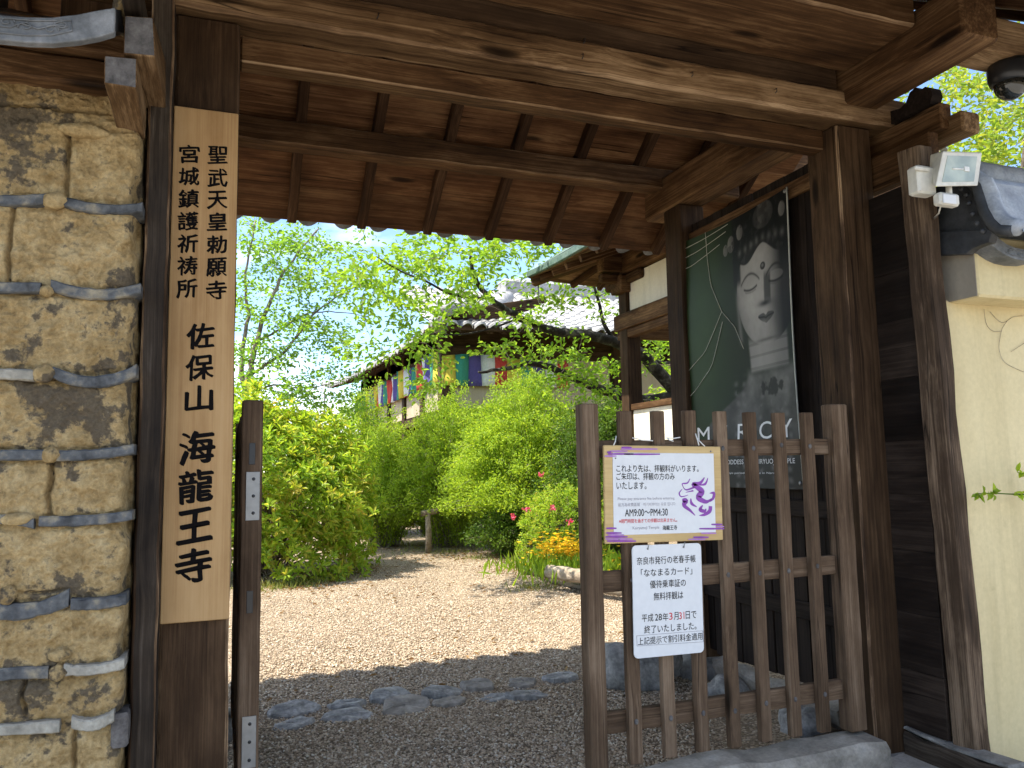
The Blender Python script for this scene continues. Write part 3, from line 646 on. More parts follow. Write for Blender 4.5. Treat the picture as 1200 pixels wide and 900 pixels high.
def swoosh(mb, pts, wid, lift=0.0042):
    """flat brush stroke through pixel points with a width in metres at each"""
    P = [onY(u, v, YB)+ny*lift for u, v in pts]; n = len(P); tt = np.linspace(0, n-1, 6*(n-1)+1); Q = []; Wd = []
    for t_ in tt:
        i = min(int(t_), n-2); f = t_-i; p0 = P[max(i-1, 0)]; p1 = P[i]; p2 = P[i+1]; p3 = P[min(i+2, n-1)]
        Q.append(0.5*((2*p1)+(-p0+p2)*f+(2*p0-5*p1+4*p2-p3)*f*f+(-p0+3*p1-3*p2+p3)*f**3)); Wd.append(wid[i]*(1-f)+wid[i+1]*f)
    V = []; F = []
    for i, q in enumerate(Q):
        d = Q[min(i+1, len(Q)-1)]-Q[max(i-1, 0)]; d /= np.linalg.norm(d)+1e-9; s_ = np.cross(ny, d); V += [q+s_*Wd[i]/2, q-s_*Wd[i]/2]
        if i: F.append((2*i-2, 2*i-1, 2*i+1, 2*i))
    mb.add(V, F)
g = MB()
for pts, wd in (
    ([(825, 559.5), (820, 566), (812, 567.5), (815, 570), (822, 576), (818, 583), (827, 588), (834, 584)], [.004, .016, .02, .022, .03, .03, .018, .003]),
    ([(829, 560), (826, 567), (819, 568.5)], [.003, .012, .004]), ([(808, 561), (805, 566), (799, 567), (801, 572)], [.003, .007, .006, .002]),
    ([(813, 571), (804, 574), (800, 571)], [.009, .007, .002]), ([(799, 573), (795.5, 578), (798, 582), (806, 580)], [.002, .007, .006, .002]),
    ([(812, 575), (803, 577)], [.008, .002]), ([(831, 578), (836, 578), (835, 584), (831, 588)], [.002, .016, .014, .003]),
    ([(799, 586), (803, 587), (801, 592), (808, 598), (814, 604)], [.012, .028, .02, .013, .003]),
    ([(809, 584), (810, 590), (816, 594)], [.004, .016, .003]), ([(823, 592), (820, 597), (825, 599), (827, 596)], [.004, .02, .016, .003]),
    ([(832, 593), (831, 599), (825, 603), (819, 604)], [.02, .02, .014, .003])): swoosh(g, pts, wd)
g.build('dragon_crest', M['purple'], nb)
g = MB(); g2 = MB()
def stripe(mb, u0, u1, v, h=0.009): swoosh(mb, [(u0, v), ((u0+u1)/2, v), (u1, v)], [h*0.7, h, h*0.6])
for u0, u1, v in ((712, 742, 532), (731, 773, 532.3), (711, 716, 530), (728, 740, 524.5), (711, 745, 634), (709, 735, 629), (710, 728, 624.5), (710, 722, 619), (812, 830, 629.5), (819, 848, 619.5), (833, 846, 614.5)): stripe(g, u0, u1, v)
for u0, u1, v in ((714, 735, 528.7), (727, 770, 526.3), (708, 722, 534.5), (709, 741, 631.6), (712, 731, 626.8), (821, 839, 624.8), (806, 826, 632), (838, 848, 617)): stripe(g2, u0, u1, v, 0.008)
g.build('purple_clouds', M['purple'], nb); g2.build('mauve_clouds', M['mauve'], nb)
for (u, v), (u2, v2) in (((722, 511), (719, 522)), ((741, 513), (765, 516.5)), ((781, 513), (797, 512.5)), ((781, 513), (789, 517)), ((815, 508), (819, 522)), ((818, 515), (826, 523))):
    a = onY(u, v, 3.293 if v < 514 else 3.29); b = onY(u2, v2, 3.281); g = MB(); g.tube([a, (a+b)/2+np.array([0, -0.004, -0.004]), b], 0.003, 6); g.build('cord', M['string'], nb)
for u, v in ((832.5, 529), (721, 537), (725, 632)): g = MB(); g.sphere(onY(u, v, YB)+ny*0.003, 0.004, 8, 6); g.build('pin', M['steel'], nb)

pl = empty('notice_placard', (1.98, 3.285, 0.62), 'plain white placard with rounded corners hanging below the framed notice', 'placard')
YP = 3.282
c1, ex, ez, pw, ph = frame_axes([(739, 640), (819, 636), (827.5, 764.5), (745, 771.5)], YP)
ez = np.cross(np.cross(ex, ez), ex); ez /= np.linalg.norm(ez); ny = np.cross(ex, ez)
poly = []
for sx, sy, a0 in ((1, 1, 0), (-1, 1, 90), (-1, -1, 180), (1, -1, 270)):
    for k in range(6):
        a = R_(a0+18*k); poly.append(c1+ex*(sx*(pw/2-0.022)+0.022*math.cos(a))+ez*(sy*(ph/2-0.022)+0.022*math.sin(a)))
mb = MB(); mb.prism(poly, -ny*0.006); mb.build('panel', M['paper'], pl)
g = MB(); r = MB()
def pline(mb, s, a, b, h=0.036, bold=0.004): line(mb, s, a, b, YP, h, bold, 0.001, ez)
pline(g, '奈良市発行の老春手帳', (746, 658), (815, 654)); pline(g, '「ななまるカード」', (751, 671.5), (811, 668.5)); pline(g, '優待乗車証の', (761.5, 685), (803.5, 682.5)); pline(g, '無料拝観は', (766, 699), (800.5, 697))
pline(g, '平成', (752, 724.5), (765.5, 723.5)); pline(g, '28', (767.5, 723.5), (775.5, 723), 0.03); pline(g, '年', (776.5, 723), (783, 722.7)); pline(g, '月', (789.5, 722), (795, 721.5)); pline(g, '日で', (803.5, 721), (816, 719.7))
pline(r, '3', (784, 722.3), (788, 722), 0.032, 0.008); pline(r, '31', (795.8, 721.6), (801.8, 721.2), 0.032, 0.008)
pline(g, '終了いたしました。', (755, 737), (816, 734)); pline(g, '上記提示で割引料金適用', (747.5, 751.5), (823, 745.5), 0.034)
g.build('black_text', M['ink'], pl); r.build('red_text', M['red'], pl)
g = MB()
Bx = [(746.5, 757), (746, 745), (823.5, 739), (824.2, 752)]
for i in range(4):
    a = onY(*Bx[i], YP)+ny*0.0012; b = onY(*Bx[(i+1) % 4], YP)+ny*0.0012; g.bar(a, b, 0.0012, 0.0015, up=ny, ch=0.0001)
g.build('ruled_box', M['greyink'], pl)
for u, v in ((759, 643), (801, 641)): g = MB(); g.sphere(onY(u, v, YP)+ny*0.001, 0.005, 8, 6); a = onY(u, v, YP); g.tube([a+ny*0.002, onY(u+1.5, v-6, YB)+ny*0.002], 0.0018, 5); g.build('tie', M['steel'], pl)

# ------------------------------------------------------------------ the printed banner of a statue
def paint_poster(nu=300, nv=430):
    """generic calm statue portrait as a print: returns colours (nu,nv,3); u to the right seen from the court, v up"""
    U, V = np.meshgrid(np.linspace(0, 1, nu), np.linspace(0, 1, nv), indexing='ij')
    X = U*1.25; Y = V*1.83
    C = np.zeros((nu, nv, 3)); base = np.array([0.075, 0.115, 0.055])
    glow = np.exp(-((U-0.22)/0.25)**2-((V-0.62)/0.5)**2)
    C[:] = base*(0.45+1.2*glow[..., None])
    C += (np.array([0.10, 0.12, 0.12])*sstep(0.16, 0.0, V)[..., None])*0.8
    n = fbm2(X*9, Y*9, 5, 3); n2 = fbm2(X*30, Y*22, 4, 9)
    def blend(mask, col):
        m_ = np.clip(mask, 0, 1)[..., None]; C[:] = C*(1-m_)+np.array(col)*m_ if np.ndim(col) == 1 else C*(1-m_)+col*m_
    def g(v_): return np.repeat(np.asarray(v_)[..., None], 3, -1)*np.array([1.0, 0.97, 0.92])
    # robed shoulders with jewellery
    sh = sstep(0.02, -0.02, np.abs(U-0.80)-(0.21+0.36*sstep(0.40, 0.20, V)))*sstep(0.44, 0.38, V)
    blend(sh*0.85, g(0.10+0.34*n*sstep(0.0, 0.38, V)))
    for xx, ph_ in ((0.50, 0), (0.56, 1), (0.80, 2), (0.86, 0.5), (0.92, 3), (0.70, 4)):
        bead = np.exp(-((U-xx-0.012*np.sin(V*30+ph_))/0.018)**2)*sstep(0.42, 0.36, V)*(0.5+0.5*np.sin(V*170+ph_))*sstep(0.42, 0.62, n2+0.15)
        blend(bead*0.7, g(0.34+0*U))
    pend = np.exp(-((U-0.80)/0.13)**2-((V-0.345)/0.035)**2); blend(sstep(0.45, 0.7, pend*1.6*n2+0.1)*0.8, g(0.03+0*U))
    # neck
    cx, cyv = 0.785, 0.70
    nk = sstep(0.012, -0.012, np.abs(U-0.79)-0.165)*sstep(0.40, 0.42, V)*sstep(0.55, 0.5, V)
    blend(nk, g(np.clip(0.52-0.9*np.abs(U-0.72)-0.10*(np.sin((V-0.41)*150) > 0.75), 0.03, 1)))
    # face
    dx = (U-0.80)/0.235; dy = np.where(V > 0.70, (V-0.70)/0.17, (V-0.70)/0.205)
    rr = np.abs(dx)**2.3+np.abs(dy)**2.4
    face = sstep(1.04, 0.97, rr)
    lit = 0.80*np.clip(0.66-0.42*(dx+0.30)**2-0.34*sstep(0.02, 0.75, dx), 0.05, 1)+0.08*(0.5-np.abs(dy))
    blend(face, g(lit*(0.92+0.16*n2)))
    # ear lobe on the far side
    ear = np.exp(-((U-0.565)/0.016)**2)*sstep(0.50, 0.54, V)*sstep(0.74, 0.68, V); blend(ear*0.8, g(0.34+0*U))
    # hair, crown and small heads above
    hairline = 0.835+0.02*np.cos((U-0.79)*24)-0.10*np.abs(U-0.80)
    hair = sstep(hairline-0.004, hairline+0.004, V)*sstep(0.03, 0.0, np.abs(U-0.82)-0.27)
    blend(hair*0.93, g(0.012+0.05*sstep(0.55, 0.8, n2)))
    side = sstep(0.02, 0.0, np.abs(U-0.57)-0.022)*sstep(0.72, 0.76, V)*sstep(0.86, 0.83, V); blend(side*0.9, g(0.015+0*U))
    for hx, hy, s_ in ((0.52, 0.905, 1.0), (0.60, 0.935, 0.9), (0.47, 0.89, 0.7), (0.80, 0.975, 1.5), (0.95, 0.94, 0.8)):
        q = ((U-hx)/(0.032*s_))**2+((V-hy)/(0.034*s_))**2; m_ = sstep(1.1, 0.8, q)
        blend(m_*0.85, g(np.clip(0.30-6*(U-hx)*0.5-0.12*(n2 < 0.45), 0.03, 0.5)))
    chk = np.exp(-((U-0.90)/0.06)**2-((V-0.60)/0.09)**2); blend(chk*0.35, g(0.06+0*U)); chl = np.exp(-((U-0.66)/0.05)**2-((V-0.64)/0.05)**2); blend(chl*0.30, g(0.62+0*U))
    tk = (((U-0.80)/0.085)**2+((V-0.955)/0.05)**2); blend(sstep(1.1, 0.8, tk)*0.8, g(0.05+0.16*n2))
    for q in np.linspace(0.60, 1.0, 9): blend(np.exp(-((U-q)/0.016)**2-((V-(0.875-0.10*abs(q-0.8)))/0.016)**2)*0.75, g(0.16+0.2*n2))
    # features
    def arc(x0_, y0_, w_, h_, th):   # curved band, opens downward
        q = y0_+h_*(1-((U-x0_)/w_)**2); return np.exp(-((V-q)/th)**2)*sstep(1.0, 0.93, np.abs((U-x0_)/w_))
    for ex_, s_ in ((0.685, 1), (0.893, 0.9)):
        blend(arc(ex_, 0.725, 0.085*s_, 0.035, 0.005)*0.75, g(0.05+0*U))
        lid = (((U-ex_)/(0.066*s_))**2+((V-0.722)/0.019)**2); blend(sstep(1, 0.7, lid)*0.3, g(0.55+0*U))
        blend(np.exp(-((V-(0.711-0.010*(1-((U-ex_)/0.062)**2)))/0.0042)**2)*sstep(1.0, 0.9, np.abs((U-ex_)/(0.062*s_)))*0.85, g(0.02+0*U))
        blend(arc(ex_, 0.698, 0.05*s_, -0.006, 0.003)*0.4, g(0.12+0*U))
    ridge = sstep(0.012, 0.0, np.abs(U-0.822-0.06*(V-0.63))-0.020)*sstep(0.625, 0.66, V)*sstep(0.76, 0.72, V); blend(ridge*0.75, g(0.05+0*U))
    wing = np.exp(-((U-0.80)/0.05)**2-((V-0.637)/0.010)**2); blend(wing*0.9, g(0.03+0*U))
    lipw = np.clip(1-((U-0.80)/0.068)**2, 0, 1)
    mid = 0.590+0.006*(np.abs(U-0.80)/0.08)**2-0.004*np.exp(-((U-0.80)/0.012)**2)
    topl = mid+0.014*np.sqrt(lipw)*(1-0.35*np.exp(-((U-0.80)/0.012)**2)); botl = mid-0.018*lipw
    lips = sstep(-0.003, 0.002, V-botl)*sstep(-0.003, 0.002, topl-V)*sstep(0.0, 0.08, lipw)
    blend(lips*0.85, g(0.10+0.12*np.exp(-((V-mid+0.013)/0.006)**2-((U-0.785)/0.03)**2)))
    blend(np.exp(-((V-mid)/0.0025)**2)*sstep(0.02, 0.1, lipw), g(0.008+0*U))
    blend(sstep(0.016, 0.012, np.hypot((U-0.797)*1.25/1.83, V-0.770)*1.0)*0.9, g(0.05+0*U)); blend(sstep(0.008, 0.005, np.hypot((U-0.795)*1.25/1.83, V-0.772))*0.9, g(0.3+0*U))
    chin = np.exp(-((U-0.79)/0.10)**2-((V-0.512)/0.006)**2); blend(chin*0.5, g(0.06+0*U))
    return (C*(0.9+0.2*n[..., None]))**1.45*0.80
pos = empty('statue_banner', (3.235, 4.42, 1.33), 'dark green banner with a grey portrait of a serene statue above the lattice', 'banner')
nu, nv = 300, 430
C = paint_poster(nu, nv)
U, V = np.meshgrid(np.linspace(0, 1, nu), np.linspace(0, 1, nv), indexing='ij')
def pos_pt(u, v, lift=0.0):
    u = np.asarray(u, float); v = np.asarray(v, float)
    y = 5.045-1.25*u; z = 1.335+1.83*v+0.018*u*v-0.02*np.sin(math.pi*u)*v**4+0.0*u
    x = 3.238-0.016*np.sin(u*7+v*2)*np.sin(math.pi*v)-0.012*np.cos(v*9)*np.sin(math.pi*u)-lift
    return np.stack([x, y, z], -1)
P = pos_pt(U, V).reshape(-1, 3); Fq = grid_faces(nu, nv); nn = len(P)
me = np_mesh('print', np.concatenate([P, P+np.array([0.002, 0, 0])]), np.concatenate([Fq, Fq[:, ::-1]+nn]), True)
ca = me.color_attributes.new('print', 'FLOAT_COLOR', 'POINT'); cc = np.ones((nn*2, 4), np.float32); cc[:nn, :3] = C.reshape(-1, 3); cc[nn:, :3] = 0.3; ca.data.foreach_set('color', cc.ravel())
t = NT('banner_print'); a_ = t.n('ShaderNodeAttribute', attribute_name='print'); t.color(a_.outputs['Color']); t.set(Roughness=0.5); t.b.inputs['Specular IOR Level'].default_value = 0.18
link_mesh('print', me, t.m, pos)
g = MB()
def pos_text(mb, s, u, v, w, h, bold=0):
    vv, ff, d = text_geo(s, bold); uu = u+(vv[:, 0]/d[0])*w; v2 = v+(vv[:, 1]/d[1])*h; mb.add(pos_pt(uu, v2, 0.002), ff)
for s, u, w in (('M', 0.20, 0.115), ('E', 0.375, 0.075), ('R', 0.545, 0.09), ('C', 0.73, 0.10), ('Y', 0.90, 0.10)): pos_text(g, s, u, 0.20, w, 0.060)
pos_text(g, 'ELEVEN-FACED GODDESS OF KAIRYUOJI TEMPLE', 0.53, 0.09, 0.84, 0.022, 0.02)
pos_text(g, 'Hakuho and Tenpyo period sculpture in Nara', 0.50, 0.052, 0.60, 0.009)
g.build('lettering', M['white'], pos)
g = MB()
edge = [pos_pt(0.998, v, 0.004) for v in np.linspace(0.0, 1.0, 24)]; g.tube(edge, 0.004, 6)
for pts in ([(0.0, 0.965), (0.25, 0.975), (0.50, 0.99)], [(0.0, 0.925), (0.2, 0.935), (0.48, 0.965)], [(0.0, 0.88), (0.15, 0.885), (0.42, 0.925)], [(0.29, 1.0), (0.30, 0.90), (0.33, 0.78), (0.42, 0.66)], [(0.42, 0.66), (0.25, 0.52), (0.0, 0.43)], [(0.42, 0.62), (0.30, 0.46), (0.15, 0.38), (0.0, 0.33)], [(0.42, 0.66), (0.52, 0.59), (0.58, 0.50)]):
    q = np.array(pts); tt = np.linspace(0, 1, 14); s_ = np.linspace(0, 1, len(q)); g.tube(pos_pt(np.interp(tt, s_, q[:, 0]), np.interp(tt, s_, q[:, 1]), 0.004), 0.0022, 5)
g.build('printed_thread', M['thread'], pos)
g = MB()
for u, v in ((0.012, 0.988), (0.985, 0.99), (0.012, 0.02), (0.98, 0.02)): g = MB(); g.sphere(pos_pt(u, v, 0.006), (0.006, 0.013, 0.013), 10, 6); g.build('grommet', M['steel'], pos)

# ------------------------------------------------------------------ left: earthen wall with tiles laid in the mud
ew = empty('earthen_wall', (-0.9, 3.2, 0), 'cracked ochre mud wall with grey tiles bedded in level courses', 'wall')
WY = 3.10
x0, x1, z0, z1 = -1.7, -0.303, -0.06, 2.93
nx, nz_ = 330, 700
Xg, Zg = np.meshgrid(np.linspace(x0, x1, nx), np.linspace(z0, z1, nz_), indexing='ij')
rows_px = [(0, 233, 165, 243), (0, 338, 163, 343), (0, 440, 160, 440), (0, 533, 157, 531), (0, 613, 155, 609), (0, 708, 150, 705), (0, 793, 146, 783), (0, 856, 143, 843), (0, 940, 140, 925)]
row_z = []
depth = 0.028*(fbm2(Xg*5+20, Zg*5+20, 5, 2)-0.5)+0.026*(fbm2(Xg*26, Zg*26, 4, 5)-0.5)+0.016*(fbm2(Xg*75, Zg*75, 3, 8)-0.5)
def rowz(r, X):
    a = onY(r[0], r[1], WY); b = onY(r[2], r[3], WY); return a[2]+(b[2]-a[2])*(X-a[0])/(b[0]-a[0])
jz = 0.020*(fbm2(Xg*7+3, Zg*0+1, 3, 4)-0.5)
for r in rows_px:
    d = np.abs(Zg-rowz(r, Xg)-jz); depth -= (0.006+0.030*fbm2(Xg*11+4, Zg*3, 3, 21))*np.exp(-(d/0.026)**2)
def vjoint(u, va, vb, wd=0.007, dp=0.04):
    global depth
    a = onY(u, va, WY); b = onY(u, vb, WY); xx = a[0]+0.03*(fbm2(Zg*9+u, Zg*0+2, 3, 6)-0.5)
    m_ = sstep(min(a[2], b[2])-0.02, min(a[2], b[2])+0.01, Zg)*sstep(max(a[2], b[2])+0.02, max(a[2], b[2])-0.01, Zg)
    depth -= dp*np.exp(-((Xg-xx)/wd)**2)*m_
for u, a, b in ((82, 150, 228), (14, 242, 330), (62, 540, 605), (30, 800, 838), (85, 858, 930), (-60, 130, 225), (-95, 250, 330), (-70, 350, 430), (-40, 450, 525), (-80, 545, 600), (-30, 620, 700), (-90, 715, 785)): vjoint(u, a, b)
def hcrack(va, vb, ua, ub, dp=0.035, wd=0.006):
    global depth
    a = onY(ua, va, WY); b = onY(ub, vb, WY); zz_ = a[2]+(b[2]-a[2])*(Xg-a[0])/(b[0]-a[0])+0.025*(fbm2(Xg*9+va, Xg*0+2, 3, 6)-0.5)
    m_ = sstep(a[0]-0.02, a[0]+0.02, Xg)*sstep(b[0]+0.02, b[0]-0.02, Xg); depth -= dp*np.exp(-((Zg-zz_)/wd)**2)*m_
hcrack(116, 133, -60, 128); hcrack(155, 151, 82, 165, 0.02); hcrack(697, 690, 18, 80, 0.02)
edge_ = x1-Xg+0.05*(fbm2(Zg*9, Zg*0+7, 4, 3)-0.55)
depth -= 0.12*np.exp(-np.maximum(edge_, 0)/0.006)
P = np.stack([Xg, WY-depth, Zg], -1).reshape(-1, 3)
back = P.copy(); back[:, 1] = WY+0.45
Fq = grid_faces(nx, nz_); nn = len(P)
idx = np.arange(nz_); sR = (nx-1)*nz_+idx; sL = idx; tp = np.arange(nx)*nz_+nz_-1
side = np.concatenate([np.stack([sR[:-1], sR[:-1]+nn, sR[1:]+nn, sR[1:]], 1), np.stack([sL[:-1], sL[1:], sL[1:]+nn, sL[:-1]+nn], 1), np.stack([tp[:-1], tp[1:], tp[1:]+nn, tp[:-1]+nn], 1)])
link_mesh('mud_body', np_mesh('mud_body', np.concatenate([P, back]), np.concatenate([Fq, Fq[:, ::-1]+nn, side]), True), M['mud'], ew)
def wall_tile(u0, u1, va, vb, th, sag, mat):
    """a curved tile edge showing in the wall between pixels"""
    a = onY(u0, va, WY-0.012); b = onY(u1, vb, WY-0.012); n = 14; V = []; F = []; hh = 0.80*th/920*3.25/2
    for i in range(n+1):
        tt = i/n; c = a+(b-a)*tt; c[2] -= (sag/920*3.2)*4*tt*(1-tt); j = 1+rng.normal(0, 0.06)
        e = 0.55 if i in (0, n) else 1.0
        for dy_, dz in ((-0.002, -hh*j), (-0.008, -hh*0.75*j), (-0.009, hh*0.7*j), (-0.003, hh*j), (0.14, hh), (0.14, -hh)):
            V.append((c[0], c[1]+dy_+rng.normal(0, 0.0012), c[2]+dz))
    for i in range(n):
        for j in range(6): q = (j+1) % 6; F.append((i*6+j, i*6+q, i*6+6+q, i*6+6+j))
    F += [tuple(range(5, -1, -1)), tuple(n*6+j for j in range(6))]
    g = MB(); g.add(V, F, None, False); g.build('wall_tile', mat, ew)
T, TP = M['tile_bit'], M['tile_pale']
for q in ((-60, 55, 230, 233, 13, 3, T), (75, 167, 236, 243, 13, 5, T), (-50, 48, 337, 337, 13, 0, T), (60, 165, 334, 338, 14, 8, T), (-60, 40, 441, 440, 13, -2, TP), (62, 160, 436, 434, 15, 11, T), (-60, 53, 534, 533, 13, 0, T), (66, 157, 534, 526, 13, 2, T), (-40, 40, 613, 614, 12, -4, T), (46, 155, 611, 604, 13, 2, T), (-20, 81, 713, 700, 19, 8, T), (83, 148, 708, 702, 14, 2, T), (-50, 57, 798, 788, 14, -2, T), (75, 146, 785, 777, 13, 3, TP), (-60, 70, 860, 851, 13, 0, TP), (84, 134, 846, 838, 14, 6, TP)): wall_tile(*q)
for r in rows_px[:-1]:
    sl_ = (r[3]-r[1])/(r[2]-r[0])
    for ua, ub in ((-300, -205), (-190, -72)):
        q = rng.normal(0, 4); wall_tile(ua+q, ub+q, r[1]+sl_*(ua-r[0]), r[1]+sl_*(ub-r[0]), 13, rng.uniform(-1, 6), T)
g = MB()
for u, v, ru, rv in ((65, 235, 11, 9), (9, 697, 8, 9), (70, 767, 10, 6), (20, 608, 14, 6), (98, 153, 22, 8), (55, 341, 6, 6), (52, 438, 10, 9), (60, 533, 8, 8), (68, 788, 8, 8)):
    p = onY(u, v, WY-0.01); g = MB(); g.sphere(p, (ru/920*3.2, 0.03, rv/920*3.2), 12, 8, 0.6); g.build('mud_lump', M['mud'], ew)
p = onY(139, 857, WY); g = MB(); g.box((p[0]-0.025, WY-0.01, p[2]-0.055), (p[0]+0.03, WY+0.12, p[2]+0.055), ch=0.006, jit=0.002, seg=4); g.build('iron_block', M['endgrain'], ew)
g = MB()
for va, vb in ((52, 64), (82, 92)):
    pass
g.box((-1.7, 3.02, 2.885), (-0.33, 3.20, 2.985), ch=0.01, jit=0.002, seg=18); g.build('wall_plate', M['beam'], ew); g = MB(); g.box((-1.7, 2.98, 2.987), (-0.33, 3.20, 3.09), ch=0.01, jit=0.002, seg=18); g.build('wall_plate', M['beam'], ew)
# little tiled roof of the wall: eave tile with scrollwork, sheet above
YE = 2.66
g = MB(); cxp = onY(52, 30, YE); top = []; bot = []; N = 22
Pb = [onY(u, v, YE) for u, v in ((-75, 33), (-40, 40), (0, 46.5), (30, 49.5), (60, 50.5), (90, 48), (115, 43.5), (134, 38))]
Pt = [onY(u, v, YE) for u, v in ((-75, 2), (-40, 10), (0, 17), (30, 19.5), (60, 20), (90, 16.5), (115, 11.5), (135, 8.5))]
tt = np.linspace(0, 7, N)
pb = np.stack([np.interp(tt, range(8), [p[k] for p in Pb]) for k in range(3)], 1); ptp = np.stack([np.interp(tt, range(8), [p[k] for p in Pt]) for k in range(3)], 1)
V = []; F = []
for i in range(N): V += [pb[i], ptp[i], ptp[i]+np.array([0, 0.035, 0.0]), pb[i]+np.array([0, 0.035, 0.0])]
for i in range(N-1):
    for j in range(4): q = (j+1) % 4; F.append((i*4+j, i*4+4+j, i*4+4+q, i*4+q))
F += [(0, 1, 2, 3), tuple((N-1)*4+j for j in (3, 2, 1, 0))]
g.add(V, F); o = g.build('eave_tile', M['tile'], ew); bv = o.modifiers.new('bevel', 'BEVEL'); bv.width = 0.005; bv.segments = 2
g = MB()
def epix(u, v): return onY(u, v, YE-0.003)
g.tube([epix(-20, 19), epix(0, 21), epix(40, 24), epix(83, 23.5), epix(84.5, 36), epix(60, 41), epix(30, 41), epix(0, 38), epix(-20, 35)], 0.0028, 6)
for cu, cv, s_ in ((8, 25, 1), (30, 31, -1), (60, 34, 1), (72, 30, -1)):
    g.tube([epix(cu+math.cos(a)*(2+a*0.9)*1.2*s_, cv+math.sin(a)*(2+a*0.9)*0.75) for a in np.linspace(0, 6.5, 16)], 0.0026, 5)
g.tube([epix(-10, 29), epix(12, 32), epix(24, 27), epix(45, 34), epix(64, 29), epix(80, 31)], 0.0026, 5)
g.build('scrollwork', M['tile'], ew)
g = MB(); V = []; F = []
for i in range(N): V += [pb[i]+np.array([0, 0.02, 0.016]), ptp[i]+np.array([0, 0.02, 0.004]), ptp[i]+np.array([0, 0.75, 0.42]), pb[i]+np.array([0, 0.75, 0.40])]
F = [];
for i in range(N-1):
    for j in range(4): q = (j+1) % 4; F.append((i*4+j, i*4+4+j, i*4+4+q, i*4+q))
F += [(0, 1, 2, 3), tuple((N-1)*4+j for j in (3, 2, 1, 0))]
g.add(V, F); g.build('roof_tile', M['tile_dark'], ew)
for ch in list(ew.children):
    if ch.name.split('.')[0] in ('eave_tile', 'roof_tile', 'scrollwork'):
        for k in (1, 2):
            c = ch.copy(); COL.objects.link(c); c.parent = ew; c.location.x -= 0.474*k
g = MB(); p = onY(146, 15, 2.9); g.sphere(p, (0.035, 0.12, 0.07), 12, 8, 0.7); g.build('mud_lump', M['mud'], ew)

# ------------------------------------------------------------------ right: plastered wall with tiled coping
pw_ = empty('plaster_wall', (4.4, 3.05, 0), 'pale ochre plastered wall with a dark tiled coping right of the gate', 'wall')
g = MB(); g.box((3.47, 2.965, -0.05), (6.6, 3.28, 2.32), ch=0.01); g.build('wall_body', M['plaster'], pw_)
g = MB(); g.box((3.523, 2.795, 2.302), (6.6, 3.26, 2.62), ch=0.012); g.build('cornice', M['plaster'], pw_)
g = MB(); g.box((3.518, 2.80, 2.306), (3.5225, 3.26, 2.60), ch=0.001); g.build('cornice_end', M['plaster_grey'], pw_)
# end board of the coping (dark), seen from the side
def yz(u, v, X): p = onX(u, v, X); return (X, p[1], p[2])
XE = 3.46
prof = [yz(u, v, XE) for u, v in ((1093, 272), (1163, 268.5), (1159, 284), (1150, 287), (1140, 291), (1132, 297.5), (1093, 299.5))]
g = MB(); g.prism(prof, (0.05, 0, 0)); o = g.build('end_board', M['tile_dark'], pw_); bv = o.modifiers.new('bevel', 'BEVEL'); bv.width = 0.004; bv.segments = 2
# front eave tile with curved lower edge and relief
YF = 2.69
def ff(u, v): return onY(u, v, YF)
topc = [(1162, 268.5), (1166, 274), (1172, 280), (1180, 286), (1190, 290), (1200, 292), (1215, 293), (1235, 288), (1248, 280)]
botc = [(1159, 284.5), (1164, 288), (1170, 293), (1178, 298.5), (1188, 303), (1200, 305.5), (1215, 306), (1235, 302), (1248, 295)]
g = MB(); V = []; F = []
for a, b in zip(topc, botc): A_, B_ = ff(*a), ff(*b); V += [A_, B_, B_+np.array([0.0, 0.16, 0]), A_+np.array([0.0, 0.16, 0.0])]
for i in range(len(topc)-1):
    for j in range(4): q = (j+1) % 4; F.append((i*4+j, i*4+4+j, i*4+4+q, i*4+q))
n = len(topc)-1; F += [(0, 1, 2, 3), tuple(n*4+j for j in (3, 2, 1, 0))]
g.add(V, F); o = g.build('eave_tile', M['tile'], pw_); bv = o.modifiers.new('bevel', 'BEVEL'); bv.width = 0.003; bv.segments = 2
g = MB()
def fpx(u, v): return onY(u, v, YF-0.002)
g.tube([fpx(1180, 289), fpx(1190, 293), fpx(1205, 295), fpx(1225, 293)], 0.002, 5); g.tube([fpx(1178, 295), fpx(1188, 299.5), fpx(1205, 302), fpx(1225, 300)], 0.002, 5)
for cu, cv in ((1184, 294), (1195, 298), (1208, 298.5)): g.tube([fpx(cu+math.cos(a)*(0.8+a*0.4), cv+math.sin(a)*(0.6+a*0.3)) for a in np.linspace(0, 6.3, 12)], 0.0018, 5)
g.build('scrollwork', M['tile'], pw_)
# coping slope: profile in the YZ plane, swept along X; verge roll with studs on the end
def sweep(mb, prof, xa, xb, th):
    V = []; n = len(prof)
    for x in (xa, xb):
        for (y, z) in prof: V.append((x, y, z))
        for (y, z) in prof: V.append((x, y, z-th))
    F = []
    for i in range(n-1): F += [(i, i+1, 2*n+i+1, 2*n+i), (n+i+1, n+i, 3*n+i, 3*n+i+1), (i, n+i, n+i+1, i+1), (2*n+i+1, 3*n+i+1, 3*n+i, 2*n+i)]
    F += [(0, 2*n, 3*n, n), (n-1, 2*n-1, 4*n-1, 3*n-1)]
    mb.add(V, F, None, False)
slope = [yz(u, v, 3.52)[1:] for u, v in ((1197, 264), (1188, 263), (1180, 259), (1172, 250), (1167, 240), (1163, 226), (1157, 213), (1148, 208), (1138, 205))]
g = MB(); sweep(g, slope, 3.53, 6.6, 0.03); g.build('roof_tile', M['tile_silver'], pw_)
g = MB()
pts = [(3.50, y, z-0.012) for y, z in slope]; g.tube(pts, 0.042, 12); g.build('verge_roll', M['tile_silver'], pw_)
